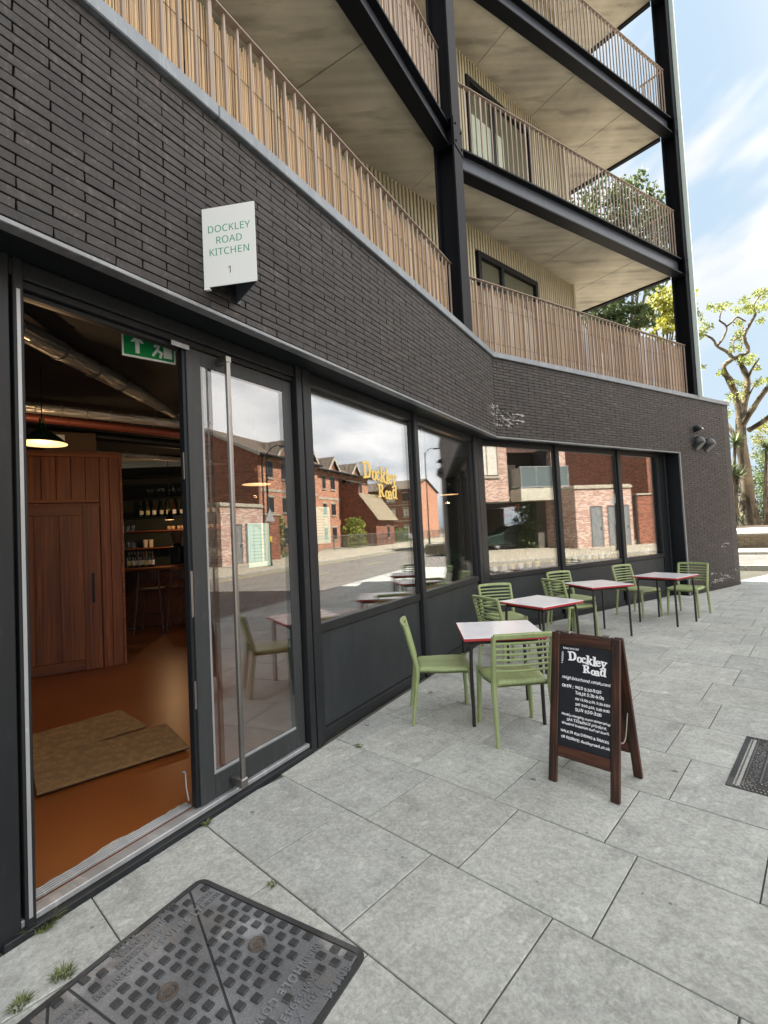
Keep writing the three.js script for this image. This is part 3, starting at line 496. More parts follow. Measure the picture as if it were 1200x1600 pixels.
const topTex = tex(512, (u, v, i, j) => { let c = 0.96 + 0.04 * (fbm(u, v, 4, 3, 4) - 0.5) - 0.025 * sst(fbm(u, v, 12, 9, 4), 0.6, 0.75); return [c * 0.985, c * 0.985, c]; });
const laminate = std({ map: topTex, color: lin(0.86, 0.86, 0.88), roughness: 0.16 }), redEdge = std({ color: lin(0.36, 0.025, 0.03), roughness: 0.45 }), tubeMat = std({ color: lin(0.035, 0.030, 0.029), roughness: 0.4, metalness: 0.5 });
function makeTable() {
  const t = new THREE.Group(), a = 0.33, h = 0.71;
  mesh('tabletop', new RoundedBoxGeometry(2 * a - 0.004, 0.006, 2 * a - 0.004, 2, 0.002).translate(0, h - 0.003, 0), laminate, t);
  mesh('edge_band', new RoundedBoxGeometry(2 * a, 0.020, 2 * a, 2, 0.004).translate(0, h - 0.0165, 0), redEdge, t);
  const L = 0.27;
  for (const sx of [-1, 1]) for (const sz of [-1, 1]) mesh('leg', tube([V3(sx * 0.02, h - 0.05, sz * L), V3(sx * (L - 0.06), h - 0.05, sz * L), V3(sx * (L - 0.012), h - 0.066, sz * L), V3(sx * L, h - 0.12, sz * L), V3(sx * (L + 0.008), 0.0, sz * (L + 0.004))], 0.0145, 26, 10), tubeMat, t);
  mesh('apron', [bb(-L, L, h - 0.062, h - 0.03, -L - 0.004, -L + 0.014, 0.003), bb(-L, L, h - 0.062, h - 0.03, L - 0.014, L + 0.004, 0.003), bb(-L, -L + 0.018, h - 0.06, h - 0.03, -L, L, 0.003), bb(L - 0.018, L, h - 0.06, h - 0.03, -L, L, 0.003)], tubeMat, t);
  return t;
}
const tableProto = makeTable();
function table(label, x, z, deg) { const o = tableProto.clone(); o.name = numbered('cafe_table'); o.position.set(x, 0, z); o.rotation.y = R(deg); scene.add(o); tag(o, label, 'table', 'square white tables with red edges'); }
table('square white red-edged table nearest the camera, behind the chalkboard', 0.93, -4.18, -3);
table('square white red-edged table second along, below the corner mullion', 1.735, -5.55, 31);
table('square white red-edged table third along, between middle window panes and chalkboard', 2.95, -6.82, 13);
table('square white red-edged table farthest away, near the brick pier', 4.24, -7.4, 33);

// ------------------------------------------------------------------ chalkboard A-sign
const letterWord = (g, word, x, y, size, rnd, jit = 1, style = 'bold ', fam = 'serif', stroke = 0, max = 742) => { g.font = style + size + 'px ' + fam; const full = g.measureText(word).width + word.length * stroke * 0.3; if (x + full > max) size *= (max - x) / full; // hand-lettered word, every letter set on its own
  for (const ch of word) { g.save(); const s = size * (1 + (rnd() - 0.5) * 0.10 * jit); g.font = style + s + 'px ' + fam; const w = g.measureText(ch).width; g.translate(x + w / 2, y + (rnd() - 0.5) * size * 0.09 * jit); g.rotate((rnd() - 0.5) * 0.16 * jit); if (stroke) { g.lineWidth = stroke; g.lineJoin = 'round'; g.strokeText(ch, -w / 2, 0); } g.fillText(ch, -w / 2, 0); g.restore(); x += w * (1 + 0.0 * jit) + (stroke ? stroke * 0.2 : 0); }
  return x;
};
function drawLogo(g, x, y, k, fill, seed, lw = 5) {
  const rnd = rng(seed); g.fillStyle = fill; g.strokeStyle = fill;
  const put = (ch, dx, dy, s, r) => { g.save(); g.translate(x + dx * k, y + dy * k); g.rotate(r); g.font = 'bold ' + s * k + 'px serif'; g.lineWidth = lw * k; g.lineJoin = 'round'; g.strokeText(ch, 0, 0); g.fillText(ch, 0, 0); g.restore(); };
  [['D', 0, 78, 118, -0.10], ['o', 82, 80, 92, 0.08], ['c', 130, 82, 90, -0.06], ['k', 170, 86, 106, 0.08], ['l', 234, 94, 112, 0.05], ['e', 266, 94, 92, -0.1], ['y', 308, 90, 98, 0.14]].forEach((a) => put(...a));
  [['R', 146, 172, 98, -0.06], ['o', 218, 176, 82, 0.1], ['a', 258, 182, 84, -0.08], ['d', 302, 172, 98, 0.07]].forEach((a) => put(...a));
}
const boardArt = canvas(760, 1440, (g, w, h) => {
  g.fillStyle = '#11131b'; g.fillRect(0, 0, w, h);
  const r = rng(4); for (let i = 0; i < 900; i++) { g.fillStyle = `rgba(210,215,225,${0.006 + r() * 0.012})`; g.beginPath(); g.ellipse(r() * w, r() * h, 4 + r() * 70, 2 + r() * 18, -0.5 + r(), 0, 7); g.fill(); }
  g.fillStyle = '#eef0f4'; g.strokeStyle = '#eef0f4';
  g.save(); g.translate(58, 282); g.rotate(-Math.PI / 2 + 0.06); letterWord(g, '1 DOCKLEY', 0, 0, 34, r, 1, '', 'sans-serif', 2.5); g.restore();
  letterWord(g, 'ROAD SE16 3SF', 60, 62, 34, r, 1, '', 'sans-serif', 2.5);
  drawLogo(g, 140, 105, 1.5, '#f3f4f7', 9);
  letterWord(g, 'neighbourhood restaurant', 46, 492, 66, r, 1.9, 'italic ', 'sans-serif', 2.6);
  letterWord(g, 'OPEN :', 50, 610, 56, r, 2, '', 'sans-serif', 4.5);
  [['WED 5:30-9:00', 250], ['THUR 5:30-9:00', 252], ['FRI 12:00-2:30, 5:30-9:00', 254], ['SAT 9:30-2:30, 5:30-9:00', 256], ['SUN 9:30-3:00', 256]].forEach(([t, x], i) => letterWord(g, t, x, 612 + i * 76, i > 1 && i < 4 ? 48 : 58, r, 2.1, '', 'sans-serif', 3.2));
  letterWord(g, 'Weekly changing menu showcasing', 52, 1010, 52, r, 2.0, 'italic ', 'sans-serif', 2.4);
  letterWord(g, 'SPA TERMINUS produce.', 130, 1076, 52, r, 2.0, 'italic ', 'sans-serif', 2.4);
  letterWord(g, 'Weekend breakfast and set lunch.', 60, 1136, 52, r, 2.0, 'italic ', 'sans-serif', 2.4);
  letterWord(g, 'WALK IN FOR DRINKS & SNACKS', 46, 1246, 50, r, 2.0, '', 'sans-serif', 3);
  letterWord(g, 'OR RESERVE: dockleyroad.co.uk', 54, 1330, 54, r, 2.0, '', 'sans-serif', 3);
});
{
  const a = thing('chalkboard_sign', 'dark wooden folding chalkboard with white hand lettering standing on the pavement', 'sign', [1.2265, 0, -3.044], R(-45.8));
  const half = (front) => {
    const g = new THREE.Group(); g.name = front ? 'front_leaf' : 'rear_leaf'; const w = 0.213, H = 0.90;
    const post = (s) => uvm(cbox(0.052, H, 0.024, 0.004, s * (w - 0.026), H / 2, 0), 2.2, s + (front ? 0 : 3), 0.2);
    const frame = [bb(-w + 0.053, w - 0.053, H - 0.07, H - 0.006, -0.011, 0.0105, 0.004), bb(-w + 0.053, w - 0.053, 0.155, 0.222, -0.011, 0.0105, 0.004)].map((q, i) => uvm(q, 2.2, i * 0.3 + 0.1, 0.4, 'x'));
    mesh('post', post(-1), darkWood, g); mesh('post', post(1), darkWood, g); mesh('rail', frame[0], darkWood, g); mesh('rail', frame[1], darkWood, g);
    const bp = mesh('board', new THREE.BoxGeometry(2 * w - 0.10, H - 0.222 - 0.07, 0.006).translate(0, (0.222 + H - 0.07) / 2, -0.001), front ? [0, 1, 2, 3, 5, 5].map((k) => k === 5 ? std({ color: lin(0.015, 0.016, 0.02), roughness: 0.7 }) : darkWood) : darkWood, g);
    if (front) { bp.material = [darkWood, darkWood, darkWood, darkWood, std({ map: boardArt, roughness: 0.55 }), darkWood]; }
    return g;
  };
  const f = half(true); f.rotation.x = -0.185; f.position.z = 0.185; a.add(f);
  const b = half(false); b.rotation.x = 0.185; b.rotation.order = 'XYZ'; b.position.z = -0.185; a.add(b);
  mesh('stay_cord', tube([V3(0.18, 0.34, 0.11), V3(0.19, 0.29, 0.06), V3(0.19, 0.285, 0.0), V3(0.18, 0.42, -0.10)], 0.004, 16, 6), std({ color: lin(0.25, 0.22, 0.18) }), a);
  mesh('hinge', bb(-0.15, -0.10, 0.878, 0.893, -0.02, 0.02, 0.003), brushed, a); mesh('hinge', bb(0.10, 0.15, 0.878, 0.893, -0.02, 0.02, 0.003), brushed, a);
}

// ------------------------------------------------------------------ covers in the pavement
const font = await new FontLoader().loadAsync('fonts/droid/droid_sans_bold.typeface.json');
const castTex = tex(512, (u, v, i, j) => { let c = 0.62 + 0.3 * (fbm(u, v, 5, 3, 5) - 0.5) + 0.2 * (hash2(i, j, 4) - 0.5); const d = sst(fbm(u, v, 6, 21, 4), 0.52, 0.7); const w = sst(fbm(u, v, 5, 61, 5), 0.64, 0.72); return [c + 0.02 * d + 0.16 * w, c + 0.005 * d + 0.16 * w, c - 0.01 * d + 0.155 * w]; });
const rust = std({ map: castTex, color: lin(0.20, 0.16, 0.13), roughness: 0.8 }), cast = std({ map: castTex, color: lin(0.50, 0.53, 0.57), roughness: 0.52, metalness: 0.3 }), castDark = std({ map: castTex, color: lin(0.13, 0.135, 0.145), roughness: 0.7, metalness: 0.3 });
{
  const y = 0.004, m = thing('manhole_cover', 'large cast iron double cover with square studs in front of the doorway', 'manhole', [-0.949, 0, -2.343], -Math.atan2(0.49, 0.872));
  // local x along the shop front side to the right, local z towards the street
  const Wd = 0.925, Dp = 1.22;
  const rim = new THREE.Shape(); const rr = (s, x0, x1, z0, z1, r) => { s.moveTo(x0 + r, z0); s.lineTo(x1 - r, z0); s.quadraticCurveTo(x1, z0, x1, z0 + r); s.lineTo(x1, z1 - r); s.quadraticCurveTo(x1, z1, x1 - r, z1); s.lineTo(x0 + r, z1); s.quadraticCurveTo(x0, z1, x0, z1 - r); s.lineTo(x0, z0 + r); s.quadraticCurveTo(x0, z0, x0 + r, z0); };
  rr(rim, 0, Wd, 0, Dp, 0.05); const hole = new THREE.Path(); rr(hole, 0.022, Wd - 0.022, 0.022, Dp - 0.022, 0.04); rim.holes.push(hole);
  const flat = (s, d, yy) => { const g = new THREE.ExtrudeGeometry(s, { depth: d, bevelEnabled: false }); g.rotateX(Math.PI / 2); g.translate(0, yy, 0); return uvm(g); };
  mesh('rim', flat(rim, 0.03, y + 0.002), castDark, m);
  const bed = new THREE.Shape(); rr(bed, 0.022, Wd - 0.022, 0.022, Dp - 0.022, 0.04); mesh('bedding', flat(bed, 0.01, y - 0.0035), castDark, m);
  // three triangular and quadrilateral plates with gaps between
  const polys = [
    [[0.028, 0.028], [0.897, 0.028], [0.897, 0.539], [0.028, 0.083]], [[0.028, 0.094], [0.897, 0.55], [0.897, 0.602], [0.028, 0.602]],
    [[0.028, 0.612], [0.897, 0.612], [0.897, 1.13], [0.028, 0.67]], [[0.028, 0.681], [0.897, 1.141], [0.897, 1.192], [0.028, 1.192]],
  ];
  const inside = (p, x, z, e) => { let ok = true, sgn = 0; for (let i = 0; i < p.length; i++) { const a = p[i], b = p[(i + 1) % p.length], c = ((b[0] - a[0]) * (z - a[1]) - (b[1] - a[1]) * (x - a[0])) / Math.hypot(b[0] - a[0], b[1] - a[1]); if (!sgn) sgn = Math.sign(c); if (c * sgn < e) ok = false; } return ok; };
  const words = []; const text = (s, size, x, z, rot, sx = 1) => { const g = new TextGeometry(s, { font, size, depth: 0.0035, curveSegments: 3, bevelEnabled: false }); g.scale(sx, 1, 1); g.rotateX(-Math.PI / 2); g.rotateY(rot); g.translate(x, y, z); words.push(g); };
  const q = Math.PI / 2; for (const dz of [0, 0.584]) {
    text('MANHOLE COVERS LTD', 0.036, 0.718, 0.05 + dz, -q, 0.95); text('KM539437', 0.03, 0.79, 0.17 + dz, -q); text('1200 X 900', 0.03, 0.832, 0.18 + dz, -q, 1.1); text('EN124', 0.03, 0.874, 0.08 + dz, -q, 1.1);
    text('MANHOLE COVERS LTD', 0.034, 0.172, 0.59 + dz, q, 0.95); text('KM539437', 0.03, 0.122, 0.48 + dz, q); text('1200 X 900', 0.03, 0.08, 0.45 + dz, q, 1.05); text('D400', 0.026, 0.048, 0.25 + dz, q); text('EN124', 0.026, 0.048, 0.46 + dz, q); text('TO53', 0.026, 0.105, 0.04 + dz * 0.99, -q); text('KD75', 0.026, 0.145, 0.035 + dz * 0.99, -q);
  }
  const boxes = []; for (const dz of [0, 0.584]) boxes.push([0.715, 0.755, 0.045 + dz, 0.50 + dz], [0.79, 0.862, 0.17 + dz, 0.40 + dz], [0.874, 0.90, 0.08 + dz, 0.20 + dz], [0.135, 0.175, 0.15 + dz, 0.59 + dz], [0.05, 0.122, 0.26 + dz, 0.48 + dz], [0.105, 0.17, 0.035 + dz, 0.12 + dz]);
  mesh('lettering', words, cast, m);
  const studs = [[], [], [], []], rings = [];
  polys.forEach((p, i) => {
    const s = new THREE.Shape(p.map(([a, b]) => new THREE.Vector2(a, b))); mesh('plate', flat(s, 0.012, y), cast, m);
    for (let x = 0.045; x < 0.92; x += 0.066) for (let z = 0.045; z < Dp; z += 0.047) {
      const row = Math.round(z / 0.047), xx = x + (row % 2) * 0.033;
      if (!inside(p, xx, z, 0.013) || boxes.some((b) => xx > b[0] - 0.012 && xx < b[1] + 0.012 && z > b[2] - 0.015 && z < b[3] + 0.01)) continue;
      if ([[0.513, 0.162], [0.368, 0.451]].some((c) => Math.hypot(xx - c[0], z - c[1]) < 0.052)) continue;
      studs[i].push(cbox(0.036, 0.009, 0.031, 0.003, xx, y + 0.0028, z));
    }
    if (i < 2) { const c = i ? [0.368, 0.451] : [0.513, 0.162]; const t = new THREE.TorusGeometry(0.03, 0.006, 6, 16).rotateX(Math.PI / 2).translate(c[0], y + 0.001, c[1]); rings.push([t.toNonIndexed(), new THREE.CylinderGeometry(0.018, 0.018, 0.004, 12).translate(c[0], y, c[1]).toNonIndexed()]); }
  });
  studs.forEach((g, i) => g.forEach((q) => mesh('stud', q, castDark, m)));
  rings.forEach((g) => mesh('key_hole', g, rust, m));
}
{
  const m = thing('service_cover', 'small rectangular iron cover with worn dotted border at the right edge', 'manhole', [2.539, 0, -3.493], Math.atan2(-0.72, -0.69)); // local x runs towards the camera side
  m.rotation.y = -Math.atan2(0.612, -0.591);
  const y = 0.004; const L = 0.84, D = 0.62;
  mesh('frame', [bb(0, L, -0.03, y, 0, 0.03, 0.002), bb(0, L, -0.03, y, -D, -D + 0.03, 0.002), bb(0, 0.03, -0.03, y, -D + 0.031, -0.001, 0.002), bb(L - 0.03, L, -0.03, y, -D + 0.031, -0.001, 0.002)], castDark, m);
  mesh('plate', bb(0.034, L - 0.034, -0.03, y - 0.002, -D + 0.034, -0.034, 0.001), castDark, m);
  const dots = []; const bright = std({ map: castTex, color: lin(0.62, 0.61, 0.60), roughness: 0.35, metalness: 0.7 });
  const ring = (o) => { for (let x = o; x <= L - o; x += 0.0195) for (const z of [-o, -D + o]) dots.push(cbox(0.010, 0.007, 0.009, 0.002, x, y + 0.001, z)); for (let z = -D + o; z <= -o; z += 0.0195) for (const x of [o, L - o]) dots.push(cbox(0.010, 0.007, 0.009, 0.002, x, y + 0.001, z)); };
  ring(0.015); ring(0.045); ring(0.12);
  const r = rng(8); for (let i = 0; i < 260; i++) dots.push(cbox(0.008, 0.004, 0.006, 0.001, 0.06 + r() * 0.72, y - 0.0005, -0.055 - r() * 0.05)); for (let i = 0; i < 500; i++) dots.push(cbox(0.004 + r() * 0.006, 0.003, 0.004 + r() * 0.005, 0.001, 0.14 + r() * 0.56, y - 0.001, -0.14 - r() * 0.34));
  stuff(mesh('raised_dots', dots, bright, m));
}

// ------------------------------------------------------------------ on the facade: projecting sign, vents
const signArt = canvas(512, 820, (g, w, h) => { g.fillStyle = '#e4e6e6'; g.fillRect(0, 0, w, h); g.fillStyle = '#2f8f68'; g.textAlign = 'center'; g.font = '101px sans-serif'; g.fillText('DOCKLEY', w / 2, 262); g.fillText('ROAD', w / 2, 382); g.fillText('KITCHEN', w / 2, 502); g.fillStyle = '#3c4448'; g.fillText('1', w / 2, 700); });
{
  const y0 = 2.99, y1 = 3.435, o = thingAt('projecting_sign', 'white folded metal sign with green capitals jutting from the dark brick fascia', 'sign', FL, 0, 0, 0);
  const face = (p, q, nm, mat) => { const d = Math.hypot(q[0] - p[0], q[1] - p[1]); const g = new THREE.Group(); g.name = nm; g.position.set(p[0], y0, p[1]); g.rotation.y = -Math.atan2(q[1] - p[1], q[0] - p[0]); o.add(g); return [g, d]; };
  const wm = std({ color: lin(0.72, 0.74, 0.74), roughness: 0.35 }), gm = std({ color: lin(0.10, 0.12, 0.14), roughness: 0.5 });
  const [a, da] = face([1.752, 0.003], [1.868, 0.29], 'front_plate'); const m = mesh('plate', new THREE.BoxGeometry(da, y1 - y0, 0.004).translate(da / 2, (y1 - y0) / 2, 0), wm, a); m.material = [wm, wm, wm, wm, std({ map: signArt, color: lin(0.78, 0.79, 0.79), roughness: 0.32 }), gm];
  mesh('fold_edge', bb(-0.002, 0.03, -0.012, 0.0, -0.02, 0.001, 0.001), wm, a);
  const [b, db] = face([1.872, 0.288], [1.985, 0.003], 'rear_plate'); mesh('plate', bb(0, db, -0.0, y1 - y0, -0.004, 0, 0.001), gm, b); mesh('wall_flange', bb(db - 0.002, db + 0.05, 0, y1 - y0, -0.004, 0.02, 0.001), gm, b);
}
const ventMat = std({ color: lin(0.010, 0.011, 0.013), roughness: 0.4 });
{
  const v = thingAt('alarm_lamp', 'small round black bulkhead fitting alone above the pair of cowls', 'light fitting', FR, 10.93, 3.405, 0);
  mesh('body', [new THREE.CylinderGeometry(0.062, 0.068, 0.06, 20).rotateX(Math.PI / 2).translate(0, 0, 0.03), new THREE.SphereGeometry(0.06, 18, 10).scale(1, 0.95, 1.3).translate(0, 0, 0.065)], ventMat, v); mesh('lens', new THREE.CylinderGeometry(0.035, 0.035, 0.02, 16).rotateX(1.1).translate(0.01, -0.012, 0.135), std({ color: lin(0.18, 0.18, 0.18), roughness: 0.2 }), v);
  mesh('backplate', new THREE.CylinderGeometry(0.075, 0.075, 0.012, 20).rotateX(Math.PI / 2).translate(0, 0, 0.006), ventMat, v);
}
for (const [s, y, l] of [[10.94, 3.10, 'left of the two black hooded vent cowls on the pier'], [11.38, 3.085, 'right of the two black hooded vent cowls on the pier']]) {
  const v = thingAt('vent_cowl', l, 'vent', FR, s, y, 0, 0, 'hooded vent cowls on the brick pier');
  const pts = [[0.001, 0.17], [0.06, 0.163], [0.10, 0.142], [0.132, 0.10], [0.145, 0.045], [0.146, 0.0]].map(([r, h]) => new THREE.Vector2(r, h));
  const hood = new THREE.LatheGeometry(pts, 26, 0, Math.PI * 2); const p = hood.attributes.position; hood.rotateX(Math.PI / 2);
  for (let i = 0; i < p.count; i++) { const z = p.getZ(i), yy = p.getY(i); if (yy < 0) p.setZ(i, z * Math.max(0.12, 1 + yy * 5.6)); } hood.computeVertexNormals();
  const hm = ventMat.clone(); hm.side = THREE.DoubleSide; mesh('hood', hood, hm, v); mesh('flange', new THREE.TorusGeometry(0.152, 0.012, 8, 28).translate(0, 0, 0.008), ventMat, v);
  mesh('grille', [-0.08, -0.04, 0, 0.04, 0.08].map((x) => bb(-0.13, 0.13, x - 0.004, x + 0.004, 0.004, 0.02, 0.001)), std({ color: lin(0.1, 0.1, 0.1) }), v);
}
// lettering and paper menus on the glass
function decal(name, label, cat, F, s, y, w, h, art, out, mirror, alpha = true) {
  const o = thingAt(name, label, cat, F, s, y, GO + out); const m = mesh('print', new THREE.PlaneGeometry(w, h), new THREE.MeshStandardMaterial({ map: art, transparent: alpha, alphaTest: alpha ? 0.4 : 0, roughness: 0.6, side: THREE.DoubleSide }), o); if (mirror) m.scale.x = -1; return o;
}
const logoArt = (fill) => canvas(640, 340, (g, w, h) => { g.clearRect(0, 0, w, h); drawLogo(g, 30, 30, 1.45, fill, 3, 4); });
const menuArt = canvas(400, 560, (g, w, h) => { g.fillStyle = '#c6e2cc'; g.fillRect(0, 0, w, h); g.strokeStyle = '#9fbfa8'; g.lineWidth = 5; g.strokeRect(34, 100, w - 68, h - 170); g.fillStyle = '#7c9a86'; drawLogo(g, 140, 26, 0.3, '#8fae98', 5); for (let i = 0; i < 8; i++) g.fillRect(70, 150 + i * 42, w - 140 - (i % 3) * 40, 7); });
decal('window_lettering', 'yellow hand-drawn shop name lettering on the first big window', 'lettering', FL, 4.02, 2.06, 0.74, 0.42, logoArt('#dcbc66'), 0.006);
decal('window_lettering', 'dark red lettering seen back to front on the pane right of the corner', 'lettering', FR, 5.66, 1.80, 0.46, 0.25, logoArt('#5c1414'), -0.03, true);
decal('menu_sheet', 'pale green printed menu taped inside the glazed door', 'menu', FL, 2.395, 1.545, 0.20, 0.30, menuArt, -0.028, false, false);
decal('menu_sheet', 'pale green printed menu at the left edge of the first big window', 'menu', FL, 3.09, 1.67, 0.22, 0.30, menuArt, -0.028, false, false);

// ------------------------------------------------------------------ weeds and litter along the wall
const weedMat = std({ color: lin(0.11, 0.14, 0.045), roughness: 0.7 }), dryWeed = std({ color: lin(0.24, 0.22, 0.10), roughness: 0.8 });
function weed(label, x, z, n, h, spread, seed, mat = weedMat) {
  const o = thing('weed_tuft', label, 'weed', [x, 0, z]), r = rng(seed), L = [];
  for (let i = 0; i < n; i++) { const a = r() * 6.28, b = Math.sqrt(r()) * spread, hh = h * (0.4 + 0.6 * r()), l = 0.4 + 0.8 * r(), px = Math.cos(a) * b, pz = Math.sin(a) * b, dx = Math.cos(a + r() - 0.5) * l * hh, dz = Math.sin(a + r() - 0.5) * l * hh;
    const w = 0.0035; const side = V3(-Math.sin(a), 0, Math.cos(a)).multiplyScalar(w); const P = [0, 0.4, 0.75, 1].map((t) => V3(px + dx * t * t, hh * (t - 0.35 * t * t), pz + dz * t * t)); const pos = [];
    for (let k = 0; k < 3; k++) { const u = 1 - k / 3, v = 1 - (k + 1) / 3, A = P[k].clone().addScaledVector(side, u), B = P[k].clone().addScaledVector(side, -u), C = P[k + 1].clone().addScaledVector(side, v), D = P[k + 1].clone().addScaledVector(side, -v); for (const q of [A, B, C, B, D, C]) pos.push(q.x, q.y, q.z); }
    const g = new THREE.BufferGeometry(); g.setAttribute('position', new THREE.Float32BufferAttribute(pos, 3)); g.computeVertexNormals(); g.setAttribute('uv', new THREE.Float32BufferAttribute(new Float32Array(pos.length / 3 * 2), 2)); L.push(g); }
  mesh('blades', L, mat, o);
}
const gpix = (x, y) => { const d = pix(x, y, 1).sub(eye.position); return eye.position.clone().addScaledVector(d, -1.6 / d.y); };
for (const [px, py, n, h, sp, l, m] of [[66, 1448, 150, 0.075, 0.05, 'green grass tuft by the foot of the left door post'], [100, 1524, 80, 0.04, 0.035, 'grass tuft at the upper left corner of the iron cover'], [30, 1572, 60, 0.035, 0.03, 'grass tuft at the bottom left corner of the view'], [322, 1289, 50, 0.045, 0.022, 'small weed sprouting in the joint below the door threshold'], [521, 1146, 90, 0.07, 0.035, 'leggy weed beside the plinth at the foot of the door mullion'], [560, 1166, 60, 0.02, 0.03, 'low moss and weed strip in the slab joint below the first panel'], [425, 1383, 40, 0.02, 0.02, 'tiny weed in the slab joint right of the iron cover'], [672, 1083, 30, 0.02, 0.03, 'tiny weed in the joint behind the side-on chair'], [735, 1040, 40, 0.03, 0.03, 'small weed at the wall foot behind the nearest table']]) { const p = gpix(px, py); weed(l, p.x, p.z, n, h, sp, px, m); }
{ const p = gpix(1125, 914), o = thing('plastic_litter', 'crumpled white plastic scrap at the foot of the brick pier', 'litter', [p.x, 0.0, p.z + 0.05]); const g = new THREE.IcosahedronGeometry(0.11, 3), q = g.attributes.position; for (let i = 0; i < q.count; i++) { const x = q.getX(i), y = q.getY(i), z = q.getZ(i), k = 0.75 + 0.6 * hash2(Math.round(x * 60), Math.round(z * 60) + Math.round(y * 60) * 7, 4); q.setXYZ(i, x * k * 1.7, Math.max(0, y * k * 0.45 + 0.03), z * k); } g.computeVertexNormals(); mesh('scrap', g, white, o);
  const l = gpix(503, 1153), d = thing('dry_leaf', 'curled brown dead leaf by the door mullion weed', 'leaf', [l.x, 0.012, l.z]); const lg = new THREE.PlaneGeometry(0.05, 0.035, 6, 4), lp = lg.attributes.position; for (let i = 0; i < lp.count; i++) lp.setZ(i, 0.012 * Math.sin(lp.getX(i) * 90) + lp.getY(i) * 0.4); lg.rotateX(-1.1); lg.computeVertexNormals(); mesh('blade', lg, std({ color: lin(0.33, 0.19, 0.12), side: THREE.DoubleSide }), d);
  const w = gpix(25, 1472), o2 = thing('paper_scrap', 'scrap of white paper on the slab below the left door post', 'litter', [w.x, 0.006, w.z]); mesh('scrap', new RoundedBoxGeometry(0.045, 0.008, 0.02, 2, 0.004), white, o2); }

